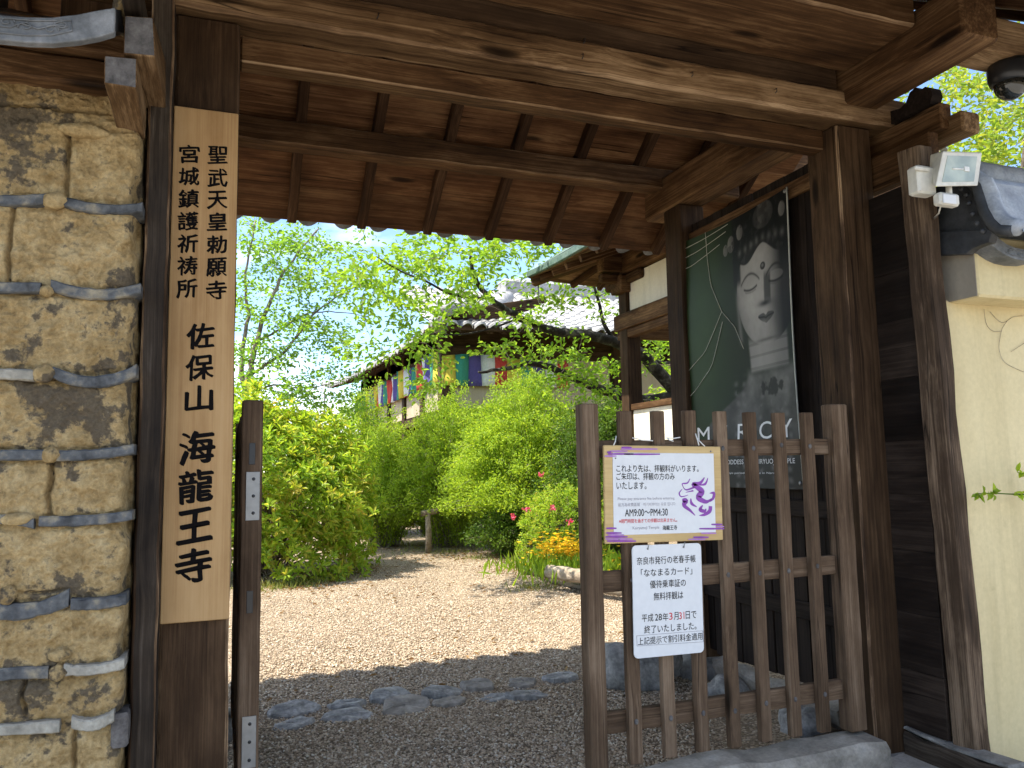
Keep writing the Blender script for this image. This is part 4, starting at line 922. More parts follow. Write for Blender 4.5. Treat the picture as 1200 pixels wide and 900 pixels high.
sl2 = [yz(u, v, 3.47)[1:] for u, v in ((1186, 271), (1172, 270), (1163, 262), (1155, 248), (1150, 232), (1146, 220), (1138, 212), (1125, 209), (1110, 213))]
g = MB(); g.tube([(3.465, y, z) for y, z in sl2], 0.028, 10); g.build('verge_roll', M['tile_dark'], pw_)
g = MB()
for i in np.linspace(1.6, 6.4, 7): g = MB(); g.sphere((3.445, np.interp(i, range(9), [p[0] for p in sl2])+0.05, np.interp(i, range(9), [p[1] for p in sl2])-0.012), 0.013, 10, 8); g.build('stud', M['tile_dark'], pw_)
prof = [(3.485, y, z) for y, z in sl2]+[yz(u, v, 3.485) for u, v in ((1095, 220), (1095, 272))]
g = MB(); g.prism(prof, (0.02, 0, 0)); g.build('gable_end', M['tile_dark'], pw_)
g = MB(); g.tube([(3.55, slope[-1][0]+0.08, slope[-1][1]+0.02), (6.6, slope[-1][0]+0.08, slope[-1][1]+0.02)], 0.09, 12); g.build('ridge', M['tile_silver'], pw_)
sweep_b = MB(); b0 = slope[-1]; sweep(sweep_b, [(b0[0], b0[1]), (b0[0]+0.3, b0[1]-0.2), (b0[0]+0.55, b0[1]-0.3)], 3.53, 6.6, 0.03); sweep_b.build('roof_tile', M['tile_silver'], pw_)
# crack-like dry creeper on the wall
g = MB()
for pts in ([(1200, 370), (1186, 372), (1176, 382), (1172, 395), (1171, 410), (1178, 425), (1200, 436)], [(1186, 372), (1176, 378), (1168, 374), (1160, 365)], [(1174, 388), (1164, 388), (1156, 380), (1153, 362)], [(1185, 412), (1196, 405), (1203, 400)]):
    g.tube(smooth([onY(u, v, 2.958) for u, v in pts]), 0.0013, 5)
cr = g.build('dry_creeper', M['log'], None, loc=onY(1180, 400, 2.95)); props(cr, 'thin dry creeper stems clinging to the ochre wall', 'creeper')

# ------------------------------------------------------------------ floodlight and dome camera
fl = empty('floodlight', (3.40, 2.86, 2.9), 'cream security floodlight with motion sensor on the leaning stay post', 'floodlight')
def at(u, v, Y=2.74): return onY(u, v, Y)
def hexa(mb, front, back): mb.add(front+back, [(0, 1, 2, 3), (7, 6, 5, 4), (0, 4, 5, 1), (1, 5, 6, 2), (2, 6, 7, 3), (3, 7, 4, 0)])
def bev(o, w=0.006, s=3):
    b = o.modifiers.new('bevel', 'BEVEL'); b.width = w; b.segments = s; b.limit_method = 'ANGLE'; b.angle_limit = R_(40)
    for p in o.data.polygons: p.use_smooth = False
YL = 2.66
g = MB(); fr = [at(1105, 177, YL), at(1151.5, 178.5, YL+0.01), at(1146.5, 218, YL+0.02), at(1096, 219, YL+0.01)]
bk = [at(1090, 181, YL+0.13), at(1128, 181, YL+0.13), at(1124, 214, YL+0.13), at(1088, 214, YL+0.13)]
hexa(g, fr, bk); bev(g.build('lamp_head', M['white_plastic'], fl), 0.008)
c_ = sum(fr)/4; nf = np.cross(fr[1]-fr[0], fr[3]-fr[0]); nf /= np.linalg.norm(nf); nf = nf if nf[1] < 0 else -nf
g = MB(); hexa(g, [c_+(p-c_)*0.74+nf*0.002 for p in fr], [c_+(p-c_)*0.74-nf*0.004 for p in fr]); g.build('glass', M['lamp_glass'], fl)
g = MB(); g.tube([c_+(fr[0]-fr[1])*0.2+nf*0.0035, c_+(fr[1]-fr[0])*0.06+nf*0.0035], 0.004, 6); g.box(*(lambda q: (q-np.array([0.016, 0.003, 0.012]), q+np.array([0.016, 0.003, 0.012])))(c_+(fr[1]-fr[0])*0.15+nf*0.004), ch=0.002); g.build('bulb', M['white'], fl)
g = MB(); q0, q1 = at(1075, 192, 2.73), at(1099, 228, 2.73); g.box((q0[0], 2.73, q1[2]), (q1[0], 2.80, q0[2]), ch=0.010); g.build('junction_box', M['white_plastic'], fl)
g = MB(); q0, q1 = at(1072, 194, 2.718), at(1090, 201, 2.718); g.box((q0[0], 2.715, q1[2]), (q1[0], 2.729, q0[2]), ch=0.004); g.build('hinge_bracket', M['white_plastic'], fl)
g = MB(); q0, q1 = at(1094, 225, 2.69), at(1122, 243, 2.69); g.box((q0[0]+0.02, 2.67, q1[2]), (q1[0], 2.72, q0[2]), ch=0.010); g.build('sensor', M['white_plastic'], fl)
g = MB(); q0, q1 = at(1104, 227, 2.669), at(1120, 240, 2.669); g.box((q0[0], 2.662, q1[2]), (q1[0], 2.671, q0[2]), ch=0.003); g.build('sensor_lens', M['paper'], fl)
g = MB(); g.tube([at(1102, 243, 2.76), at(1100, 250, 2.82), at(1094, 256, 2.90)], 0.004, 6); g.build('cable', M['white_plastic'], fl)
g = MB(); a = at(1112, 223, 2.72); g.tube([a+np.array([0, 0, 0.02]), a-np.array([0, 0, 0.02])], 0.014, 10); g.build('sensor_joint', M['white_plastic'], fl)

dc = empty('dome_camera', (3.72, 2.70, 3.46), 'black dome security camera hanging under the front eave beam', 'camera')
dcp = onY(1182, 72, 2.70)
g = MB()
for z_a, z_b, r_a in ((3.468, 3.43, 0.088), (3.43, 3.395, 0.080)):
    pass
Vr = [(0.0, 3.472), (0.086, 3.472), (0.092, 3.45), (0.090, 3.40), (0.082, 3.375), (0.074, 3.368), (0.0, 3.368)]
def lathe(mb, cx_, cy_, prof, k=28):
    V = []; F = []
    for r, z in prof:
        for j in range(k): V.append((cx_+r*math.cos(6.28319*j/k), cy_+r*math.sin(6.28319*j/k), z))
    for i in range(len(prof)-1):
        for j in range(k): q = (j+1) % k; F.append((i*k+j, i*k+q, i*k+k+q, i*k+k+j))
    mb.add(V, F, None, True)
lathe(g, dcp[0], 2.70, [(r*1.12, z+0.03) for r, z in Vr]); g.build('housing', M['black_plastic'], dc)
g = MB(); lathe(g, dcp[0], 2.70, [(0.078, 3.40)]+[(0.078*math.cos(a), 3.396-0.08*math.sin(a)) for a in np.linspace(0.05, 1.55, 9)]); g.build('dome', M['dome_glass'], dc)

# ------------------------------------------------------------------ stepping stones and rocks
def stone(name, u0, u1, v0, v1, mat, label, cat, group, hgt=0.05, rot=0.0):
    a = onZ((u0+u1)/2, v1, 0.0); b = onZ((u0+u1)/2, v0+0.3*(v1-v0), 0.0); l_ = onZ(u0, (v0+v1)/2, 0.0); r_ = onZ(u1, (v0+v1)/2, 0.0)
    c = (l_+r_)/2; w = np.linalg.norm(r_-l_)/2; d = max(abs(b[1]-a[1])/2+0.02, 0.07); n = 12; V = []; F = []; sd = rng.integers(0, 90)
    ann = np.linspace(0, 6.283, n, endpoint=False)+rng.normal(0, 0.12, n); rr = rng.uniform(0.80, 1.08, n)
    levels = [(1.03, -0.04), (1.0, hgt*0.25), (0.97, hgt*0.55), (0.88, hgt*0.72), (0.45, hgt*0.8), (0.0, hgt*0.82)]
    tx, ty = rng.normal(0, 0.07), rng.normal(0.06, 0.08)
    for s_, z in levels:
        for q in range(n):
            x = math.cos(ann[q])*rr[q]*w*s_; y = math.sin(ann[q])*rr[q]*d*s_; lam = 0.006*math.sin((x*0.6+y)*55+sd)
            V.append((c[0]+x, c[1]+y, z+(tx*x+ty*y+lam+rng.normal(0, 0.002) if z > 0 else 0)))
    for i in range(len(levels)-1):
        for q in range(n): p = (q+1) % n; F.append((i*n+q, i*n+p, i*n+n+p, i*n+n+q))
    g = MB(); g.add(V, F, None, False); o = g.build(name, mat, None, loc=(c[0], c[1], 0)); bv = o.modifiers.new('bevel', 'BEVEL'); bv.width = 0.006; bv.segments = 2; return props(o, label, cat, group)
ST, TN = M['slate'], M['stone_tan']
G_ = 'flat stones set in the gravel behind the gate'
for q in ((313, 374, 829, 843, ST, 'narrow dark flat stone, leftmost of the back row of stones', 0.05), (318, 366, 842, 858, ST, 'low pale flat stone half buried at the near left of the stone row', 0.025),
          (383, 428, 821, 836, ST, 'small grey stone behind the broad slab at the left', 0.045), (377, 437, 832, 851, ST, 'broad grey slab with dark specks at the left of the row', 0.03),
          (432, 482, 810, 829, ST, 'dark lens-shaped stone second from the left at the back', 0.06), (443, 506, 818, 842, TN, 'large brownish ridged slab in the middle front of the row', 0.035),
          (492, 545, 805, 824, ST, 'pale blue-grey stone in the middle of the row', 0.055), (505, 549, 817, 831, TN, 'small flat brown stone in front of the pale middle stone', 0.03),
          (538, 584, 800, 814, TN, 'rounded brown stone right of the middle at the back', 0.055), (555, 602, 815, 824, ST, 'thin grey sliver beside the right front slab', 0.02),
          (594, 631, 798, 809, TN, 'small tan rounded stone near the right end at the back', 0.045), (592, 648, 808, 824, ST, 'smooth blue-grey slab at the right front', 0.03),
          (635, 679, 790, 803, ST, 'dark grey lens-shaped stone at the right end of the row', 0.045)):
    stone('stepping_stone', q[0], q[1], q[2], q[3], q[4], q[5], 'stone', G_, q[6])
def rock(p, r, mat, label, jit=0.8, name='garden_rock', group=None):
    g = MB(); g.sphere(p, r, 22, 16, jit, -0.5); o = g.build(name, mat, None, loc=(p[0], p[1], 0)); props(o, label, 'rock', group); return o
rock((2.74, 4.95, 0.10), (0.30, 0.22, 0.21), ST, 'blue-grey boulder on the gravel behind the lattice')
rock((3.12, 4.50, 0.02), (0.15, 0.13, 0.10), ST, 'low grey rock against the foot of the banner wall')
rock((3.10, 3.75, 0.02), (0.15, 0.14, 0.11), ST, 'grey rock behind the hinge side of the lattice')
p = onZ(860, 690, 0.0)

# ------------------------------------------------------------------ wooden pavilion behind the rear post
of = empty('garden_pavilion', (5.6, 6.9, 0), 'open timber pavilion with cream panels and copper edged roof behind the gate', 'pavilion')
XW = 4.4; YC = 8.05
def pxz(u, v): return onX(u, v, XW)
zb0, zb1 = 2.97, 3.26
for (x, y) in ((XW, YC), (XW, 5.75), (5.8, YC), (5.8, 5.75)):
    g = MB(); g.box((x-0.02, y-0.09, 0), (x+0.16, y+0.09, 3.72), ch=0.008, jit=0.0008, seg=12); g.build('corner_post', M['post'], of)
g = MB(); g.box((XW-0.035, 5.5, zb0+0.10), (XW+0.12, YC+0.20, zb1), ch=0.008, jit=0.001, seg=16); g.build('tie_beam', M['beam'], of); g = MB(); g.box((XW-0.01, 5.5, zb0), (XW+0.10, YC+0.16, zb0+0.097), ch=0.006, jit=0.001, seg=16); g.build('tie_beam', M['beam'], of)
g = MB(); g.box((XW+0.02, YC-0.06, zb0+0.0), (5.9, YC+0.06, zb0+0.16), ch=0.008); g.build('tie_beam', M['beam'], of)
g = MB(); g.box((XW+0.03, 5.75, zb1), (XW+0.09, YC-0.09, 3.70), ch=0.003); g.build('upper_panel', M['plaster_white'], of)
g = MB(); g.box((XW+0.04, YC-0.04, zb0+0.16), (5.8, YC+0.03, 3.6), ch=0.003); g.build('upper_panel', M['plaster_white'], of)
g = MB(); g.box((XW+0.03, 5.75, 1.2), (XW+0.09, YC-0.09, 2.12), ch=0.003); g.build('lower_panel', M['plaster_white'], of)
g = MB(); g.box((XW+0.0, 5.6, 2.12), (XW+0.13, YC-0.09, 2.19), ch=0.006); g.build('sill', M['beam'], of)
g = MB(); g.box((XW+0.0, 5.6, 1.10), (XW+0.13, YC-0.09, 1.2), ch=0.006); g.build('sill', M['beam'], of)
g = MB(); g.box((XW-0.10, YC-0.13, 3.50), (XW+0.2, YC+0.13, 3.70), ch=0.012); g.box((XW-0.30, YC-0.055, 3.62), (XW+0.1, YC+0.055, 3.72), ch=0.012); g.box((XW-0.03, YC-0.45, 3.60), (XW+0.1, YC+0.42, 3.71), ch=0.02); g.build('bracket', M['beam'], of)
XE0, XE1, YE1, YN = 3.55, 6.35, 8.9, 5.4; ZE, ZS = 3.76, 4.13
def ze(d): return ZE+0.08*math.exp(-d/0.9)          # eave lifts towards the corner
def roofquad(name, P, mat, th=0.02):
    g = MB(); g.add(P, [(0, 1, 2, 3)] if len(P) == 4 else [(0, 1, 2)]); o = g.build(name, mat, of); m_ = o.modifiers.new('solid', 'SOLIDIFY'); m_.thickness = th; m_.offset = 0
ysp = np.linspace(YE1, YN, 12); xsp = np.linspace(XE0, XE1, 10)
g = MB(); V = []; F = []
for y in ysp: V += [(XE0, y, ze(YE1-y)), (XW+0.1, min(y, YC), ZS)]
for i in range(11): F.append((2*i, 2*i+1, 2*i+3, 2*i+2))
b = len(V)
for x in xsp: d = min(x-XE0, XE1-x); V += [(x, YE1, ze(d)), (min(max(x, XW+0.1), 5.8), YC, ZS)]
for i in range(9): F.append((b+2*i, b+2*i+2, b+2*i+3, b+2*i+1))
b = len(V)
for y in ysp: V += [(XE1, y, ze(YE1-y)), (5.8, min(y, YC), ZS)]
for i in range(11): F.append((b+2*i, b+2*i+2, b+2*i+3, b+2*i+1))
g.add(V, F); o = g.build('soffit', M['beam_pale'], of); m_ = o.modifiers.new('solid', 'SOLIDIFY'); m_.thickness = 0.02; m_.offset = 0
for k in range(9):
    y = YE1-0.22-0.38*k; g = MB(); g.bar((XE0+0.06, y, ze(YE1-y)-0.045), (XW+0.15, min(y, YC) if y > YC else y, ZS-0.045), 0.055, 0.075, ch=0.005); g.build('rafter', M['beam'], of)
for k in range(6):
    x = XE0+0.55+0.38*k; g = MB(); g.bar((x, YE1-0.06, ze(x-XE0)-0.045), (max(x, XW+0.1), YC, ZS-0.045), 0.055, 0.075, ch=0.005); g.build('rafter', M['beam'], of)
g = MB(); g.bar((XE0+0.03, YE1-0.03, ze(0)-0.06), (XW+0.08, YC, ZS-0.06), 0.10, 0.12, ch=0.01); g.build('hip_rafter', M['beam'], of)
RX_, RZ_ = (XE0+XE1)/2, 4.85; yr = YE1-(RX_-XE0)
for P in ([(XE0, YN, ze(9)+0.05), (XE0, YE1, ze(0)+0.05), (RX_, yr, RZ_), (RX_, YN, RZ_)], [(XE0, YE1, ze(0)+0.05), (XE1, YE1, ze(0)+0.05), (RX_, yr, RZ_)], [(XE1, YE1, ze(0)+0.05), (XE1, YN, ze(9)+0.05), (RX_, YN, RZ_), (RX_, yr, RZ_)]): roofquad('roof_skin', P, M['copper'], 0.03)
roofquad('gable', [(XE0, YN+0.01, ZE), (XE1, YN+0.01, ZE), (RX_, YN+0.01, RZ_)], M['beam'])
g = MB()
for a, b in zip(ysp[:-1], ysp[1:]): g.bar((XE0-0.01, a, ze(YE1-a)+0.035), (XE0-0.01, b, ze(YE1-b)+0.035), 0.05, 0.075, ch=0.008)
for a, b in zip(xsp[:-1], xsp[1:]): g.bar((a, YE1+0.01, ze(min(a-XE0, XE1-a))+0.035), (b, YE1+0.01, ze(min(b-XE0, XE1-b))+0.035), 0.05, 0.075, ch=0.008)
g.build('copper_edge', M['copper'], of)
g = MB(); a = np.array([XE0+0.10, YE1-0.05, ze(0)-0.02]); g.tube([a, a+np.array([0.005, 0, -0.30])], 0.008, 6); g.build('rain_chain', M['steel'], of)
g = MB(); g.box((XW-0.06, YN+0.1, 3.72), (XW+0.14, YC+0.3, 3.98), ch=0.01, jit=0.001, seg=12); g.build('purlin', M['beam'], of)
g = MB(); g.box((XW-0.3, YC-0.10, 3.74), (5.9, YC+0.08, 3.98), ch=0.01, jit=0.001, seg=8); g.build('purlin', M['beam'], of)

# ------------------------------------------------------------------ main hall
hl = empty('temple_hall', (10, 20, 0), 'large tiled temple hall with curved eaves beyond the garden shrubs', 'temple hall')
HX, HY, HZ = 4.12, 15.0, 4.27           # near left eave corner
HXE, HYB = 19.0, 29.3
RZ = 6.15
# front slope
def up(t_): return 0.0
tile_sheet('roof_tile', HX+0.05, HXE, HY, HZ+0.10, HY+4.4, RZ, 0.30, 0.055, M['tile_hall'], hl, sag=0.16, row=0.34, thick=0.05)
# left slope (hip cut as a second sheet turned along Y)
def left_slope():
    nY = 90; nX = 14; P = []
    for i, y in enumerate(np.linspace(HY, HYB, nY)):
        for j, s_ in enumerate(np.linspace(0, 1, nX)):
            e = abs((y-(HY+HYB)/2)/((HYB-HY)/2)); lift = 0.34*e**4*(1-s_)
            xe = HX-0.75*(y-HY)/(HYB-HY)
            run = 2.6; cut = min(1.0, (y-HY+0.05)/3.2)
            x = xe+run*s_*cut; z = HZ+0.10+1.15*s_*cut-0.10*math.sin(math.pi*s_)+lift+0.05*math.sin((y-HY)*2*math.pi/0.3)
            P.append((x, y, z))
    P = np.array(P); F = grid_faces(nY, nX); n = len(P); B = P-np.array([0, 0, 0.09])
    i0 = np.arange(nY)*nX
    E1 = np.stack([i0[:-1], i0[1:], i0[1:]+n, i0[:-1]+n], 1)
    return np.concatenate([P, B]), np.concatenate([F, F[:, ::-1]+n, E1])
V, F = left_slope(); link_mesh('roof_tile', np_mesh('roof_tile', V, F), M['tile_hall'], hl)
g = MB(); g.tube([(HX+0.02, HY, HZ+0.42), (HX+0.9, HY+1.0, HZ+0.62), (HX+1.9, HY+2.3, HZ+1.0), (HX+2.6, HY+3.3, HZ+1.5)], 0.16, 10); g.tube([(HX+2.6, HY+3.3, HZ+1.5), (HX+2.4, HYB-3, HZ+1.45)], 0.16, 10); g.build('hip_ridge', M['tile_hall'], hl)
g = MB(); g.box((HX+2.8, HY+4.2, RZ-0.15), (HXE, HY+4.8, RZ+0.35), ch=0.08); g.build('ridge', M['tile_hall'], hl)
g = MB(); g.box((HX+2.4, HY+3.4, HZ+0.6), (HX+2.7, HYB-3, HZ+1.5), ch=0.05); g.build('gable', M['plaster_white'], hl)
# dark eaves: rafters under both slopes
for k in range(42): x = HX+0.15+0.30*k; g = MB(); g.bar((x, HY+0.12, HZ+0.02), (x, HY+2.3, HZ+0.75), 0.10, 0.12, ch=0.008); g.build('rafter', M['post'], hl)
for k in range(46):
    g = MB(); y = HY+0.15+0.30*k; e = abs((y-(HY+HYB)/2)/((HYB-HY)/2)); xe = HX-0.75*(y-HY)/(HYB-HY); g.bar((xe+0.10, y, HZ+0.02+0.33*e**4), (xe+2.3, y, HZ+0.75), 0.10, 0.12, ch=0.008); g.build('rafter', M['post'], hl)
g = MB()
g.bar((HX, HY+0.10, HZ+0.06), (HXE, HY+0.10, HZ+0.06), 0.10, 0.10)
ysx = np.linspace(HY, HYB, 24)
for a, b in zip(ysx[:-1], ysx[1:]):
    ea, eb = (abs((q-(HY+HYB)/2)/((HYB-HY)/2))**4*0.34 for q in (a, b)); g.bar((HX-0.75*(a-HY)/(HYB-HY)+0.06, a, HZ+0.04+ea), (HX-0.75*(b-HY)/(HYB-HY)+0.06, b, HZ+0.04+eb), 0.10, 0.10)
g.build('eave_board', M['post'], hl)
WXL, WYF = HX+0.45, HY+1.5
g = MB(); g.box((WXL, WYF, 0.6), (HXE-1, WYF+0.15, 4.6), ch=0.01); g.build('wall', M['post'], hl)
for k in range(5):
    g = MB(); g.box((WXL-0.02, WYF+2.0*k+0.2, 2.80), (WXL-0.002, WYF+2.0*k+1.8, 3.93), ch=0.003); g.build('wall_panel', M['plaster_tan'], hl)
for k in range(6):
    g = MB(); g.box((WXL+2.1*k+0.2, WYF-0.02, 2.80), (WXL+2.1*k+1.9, WYF-0.002, 3.93), ch=0.003); g.build('wall_panel', M['plaster_tan'], hl); g = MB(); g.box((WXL-0.0, WYF+0.15, 0.6), (WXL+0.15, HYB-1.6, 4.6), ch=0.01); g.build('wall', M['post'], hl)
for k in range(7):
    x = WXL+2.1*k; g = MB(); g.box((x-0.13, WYF-0.08, 0), (x+0.13, WYF+0.2, 4.7), ch=0.02); g.build('pillar', M['post'], hl)
    y = WYF+2.0*k
    if y < HYB-1.5 and k: g = MB(); g.box((WXL-0.08, y-0.13, 0), (WXL+0.2, y+0.13, 4.7), ch=0.02); g.build('pillar', M['post'], hl)
for z in (2.55, 3.95): g = MB(); g.box((WXL-0.05, WYF-0.06, z), (HXE-1, WYF-0.001, z+0.22), ch=0.01); g.build('tie_beam', M['post'], hl); g = MB(); g.box((WXL-0.055, WYF-0.06, z), (WXL-0.001, HYB-1.6, z+0.22), ch=0.01); g.build('tie_beam', M['post'], hl)
g = MB(); p = np.array([HX-0.72, HYB-0.9, HZ+0.25])
g.tube([p, p+np.array([0, 0, -1.1])], 0.03, 6); g.build('rain_chain', M['steel'], hl)
for o_ in ('front', 'side'):
    cur = empty('striped_curtain', (WXL+2, HY+0.6, 2.7) if o_ == 'front' else (HX+0.3, HY+7, 2.7),
                'five-coloured striped temple curtain along the front eave of the hall' if o_ == 'front' else 'five-coloured striped curtain hanging along the receding left wall of the hall', 'curtain', 'five-coloured curtains on the hall')
    cols = [(0.58, 0.46, 0.06), (0.05, 0.26, 0.18), (0.10, 0.08, 0.26), (0.66, 0.66, 0.64), (0.50, 0.06, 0.05)]
    for k in range(10 if o_ == 'front' else 31):
        cname = ('yellow', 'green', 'purple', 'white', 'red')[k % 5]
        if ('cl_'+cname) not in M: M['cl_'+cname] = plain(cname+'_cloth', cols[k % 5], 0.8, 0.2)
        w = 0.30 if o_ == 'front' else 0.36; V = []; F = []
        zt, zb = (3.93, 3.28) if o_ == 'front' else (4.05, 3.35)
        for i in range(7):
            for j in range(5):
                s_ = i/6; a = k*w+s_*w; dep = 0.10*math.sin(a*9+j*0.5)+0.07*math.sin(a*23+j*0.2); z = zt+(zb-zt)*j/4+0.05*math.sin(a*2.1)*(1-j/4)
                V.append((WXL-0.12+a, HY+1.33+0.4*dep, z) if o_ == 'front' else (WXL-0.14+0.4*dep, WYF+0.1+a, z))
        for i in range(6):
            for j in range(4): F.append((i*5+j, i*5+5+j, i*5+6+j, i*5+1+j))
        g = MB(); g.add(V, F, None, True); o = g.build('cloth_panel', M['cl_'+cname], cur); so_ = o.modifiers.new('solid', 'SOLIDIFY'); so_.thickness = 0.006

# ------------------------------------------------------------------ vegetation
def norm(a): return a/(np.linalg.norm(a, axis=-1, keepdims=True)+1e-9)
def leaf_geo(p, d, n, ln, wd, six=True, fold=0.25):
    """leaves at p pointing along d with face normal n"""
    N = len(p); d = norm(d); s = norm(np.cross(d, n)); n = np.cross(s, d); ln = np.broadcast_to(ln, (N,))[:, None]; wd = np.broadcast_to(wd, (N,))[:, None]
    tip = p+d*ln-n*ln*0.12
    if six:
        l1 = p+d*ln*0.28+s*wd*0.45+n*wd*fold; l2 = p+d*ln*0.66+s*wd*0.42+n*wd*fold*0.8; r1 = p+d*ln*0.28-s*wd*0.45+n*wd*fold; r2 = p+d*ln*0.66-s*wd*0.42+n*wd*fold*0.8
        V = np.stack([p, l1, l2, tip, r2, r1], 1).reshape(-1, 3); b = (np.arange(N)*6)[:, None]
        return V, np.concatenate([b+np.array([[0, 1, 2, 3]]), b+np.array([[0, 3, 4, 5]])])
    l1 = p+d*ln*0.5+s*wd*0.5+n*wd*fold; r1 = p+d*ln*0.5-s*wd*0.5+n*wd*fold
    V = np.stack([p, l1, tip, r1], 1).reshape(-1, 3); b = (np.arange(N)*4)[:, None]
    return V, b+np.array([[0, 1, 2, 3]])
def foliage(name, geos, mat, parent):
    Vs = []; Fs = []; o = 0
    for V, F in geos: Vs.append(V); Fs.append(F+o); o += len(V)
    return link_mesh(name, np_mesh(name, np.concatenate(Vs), np.concatenate(Fs), False), mat, parent)
def grow(limbs, targets, r0=0.012):
    """twigs from the limb skeleton out to target points; returns polylines (points, radii)"""
    SP = np.concatenate([np.array(l[0], float) for l in limbs]); SR = np.concatenate([np.array(l[1], float) for l in limbs]); out = []
    T_ = np.array(targets); dist = np.array([np.min(np.linalg.norm(SP-t_, axis=1)) for t_ in T_])
    for t_ in T_[np.argsort(dist)]:
        d = np.linalg.norm(SP-t_, axis=1)+0.25*np.maximum(0, SP[:, 2]-t_[2]); i = int(np.argmin(d)); a = SP[i]; ln = np.linalg.norm(t_-a)
        if ln < 0.05: continue
        mid = (a+t_)/2+np.array([0, 0, 0.10*ln])+rng.normal(0, 0.07*ln, 3); s_ = np.linspace(0, 1, 6)[:, None]
        q = (1-s_)**2*a+2*s_*(1-s_)*mid+s_**2*t_; q[1:-1] += rng.normal(0, 0.02*ln, (4, 3))
        ra = min(SR[i]*0.65, r0*(0.5+ln)); rr = np.linspace(ra, max(0.0032, ra*0.3), 6); out.append((q, rr))
        SP = np.concatenate([SP, q[1:]]); SR = np.concatenate([SR, rr[1:]])
    return out
def spray(twigs, per, ln, wd, flat=0.75, start=0.25, spread=0.09, droop=0.1, six=True):
    P = []; D = []
    for q, rr in twigs:
        k = max(3, int(per*np.linalg.norm(q[-1]-q[0])/0.5+per*0.4)); s_ = start+(1-start)*rng.random(k)**0.7; ii = s_*5; i0 = np.minimum(ii.astype(int), 4); f = (ii-i0)[:, None]
        pp = q[i0]*(1-f)+q[i0+1]*f+rng.normal(0, spread, (k, 3))*np.array([1, 1, 0.45]); dr = norm(q[-1]-q[0])
        P.append(pp); D.append(dr*0.7+rng.normal(0, 0.7, (k, 3))*np.array([1, 1, 0.4])+np.array([0, 0, -droop]))
    P = np.concatenate(P); D = np.concatenate(D); N = len(P); nn_ = norm(np.array([0, 0, 1.0])*flat+rng.normal(0, 0.42, (N, 3)))
    L_ = ln*rng.uniform(0.65, 1.2, N); return leaf_geo(P, D, nn_, L_, L_*wd, six)
def ell(n, c, r, zc=0.0):
    q = norm(rng.normal(0, 1, (n, 3)))*rng.random((n, 1))**(1/2.2); return np.array(c)+q*np.array(r)
def tree(name, label, cat, base, limbs, targets, leafm, barkm, per, ln, wd, r0=0.012, group=None, **kw):
    root = empty(name, base, label, cat, group)
    tw = grow(limbs, targets, r0)
    g = MB()
    for p, r in limbs: g.tube(p, r, 9)
    g.cur = 1
    for q, rr in tw: g.tube(q, rr, 4, cap=False)
    o = g.build('trunk', barkm, root); o.data.materials.append(kw.pop('twigm', barkm))
    foliage('foliage', [spray(tw, per, ln, wd, **kw)], leafm, root)
    return root
def limb(px, Y, ra, rb, Y2=None, wob=0.0):
    n = len(px); Ys = np.linspace(Y, Y if Y2 is None else Y2, n); p = smooth([onY(u, v, yy) for (u, v), yy in zip(px, Ys)]); p = p+rng.normal(0, wob, p.shape); return (p, np.linspace(ra, rb, len(p)))
def zone(n, pts, Y, dy, ru, rv):
    """targets around pixel centres, scattered in depth"""
    out = []
    for i in range(n):
        u, v = pts[rng.integers(len(pts))]; yy = Y+rng.normal(0, dy); out.append(onY(u+rng.normal(0, ru), v+rng.normal(0, rv), yy))
    return out

# cherry tree: trunk behind the pavilion, dark limbs reaching left over the garden
tb = np.array([6.7, 10.2, 0.0])
L1 = limb([(862, 520), (835, 480), (790, 455), (752, 415), (722, 402), (690, 393), (650, 388), (610, 372), (575, 350), (556, 325), (552, 300)], 10.2, 0.12, 0.018, 9.4, 0.008)
L2 = limb([(835, 480), (790, 466), (740, 468), (700, 455), (660, 436), (625, 426), (590, 432), (560, 436)], 10.2, 0.095, 0.014, 9.2, 0.008)
L3 = limb([(722, 402), (708, 380), (702, 355), (690, 320), (668, 285)], 9.9, 0.035, 0.010, 9.5)
L4 = limb([(752, 415), (775, 425), (800, 420), (830, 395)], 10.0, 0.03, 0.012, 10.4)
L5 = limb([(575, 350), (530, 345), (500, 330), (470, 318), (440, 300)], 9.4, 0.020, 0.006, 9.0)
L6 = limb([(610, 372), (575, 385), (540, 392), (500, 392), (465, 400)], 9.5, 0.016, 0.005, 9.0)
trunk = (smooth([tb, tb+np.array([-0.05, 0.05, 0.8]), onY(862, 520, 10.2)]), np.linspace(0.20, 0.13, 11))
tg = zone(62, [(660, 300), (620, 330), (690, 340), (580, 300), (640, 360)], 9.6, 0.5, 26, 20)+zone(95, [(560, 320), (520, 310), (480, 315), (600, 285), (545, 290)], 9.3, 0.5, 24, 14) \
    + zone(75, [(470, 350), (500, 360), (440, 345), (540, 350)], 9.2, 0.45, 22, 16)+zone(34, [(480, 405), (450, 420), (520, 400), (490, 445)], 9.2, 0.4, 24, 14) \
    + zone(34, [(610, 398), (640, 410), (680, 420)], 9.6, 0.4, 24, 14)+zone(45, [(690, 440), (660, 455), (700, 470)], 9.8, 0.4, 20, 16)+zone(34, [(760, 400), (770, 380), (755, 440), (785, 405)], 10.3, 0.4, 16, 16) \
    + zone(60, [(500, 285), (640, 275), (560, 275), (700, 295), (450, 300), (420, 320)], 9.3, 0.6, 24, 10)
tree('cherry_tree', 'spreading cherry tree with dark knotted limbs and fresh lime leaves', 'tree', tuple(tb), [trunk, L1, L2, L3, L4, L5, L6], tg, M['lf_cherry'], M['bark'], 19, 0.088, 0.48, 0.012, twigm=M['twig'])

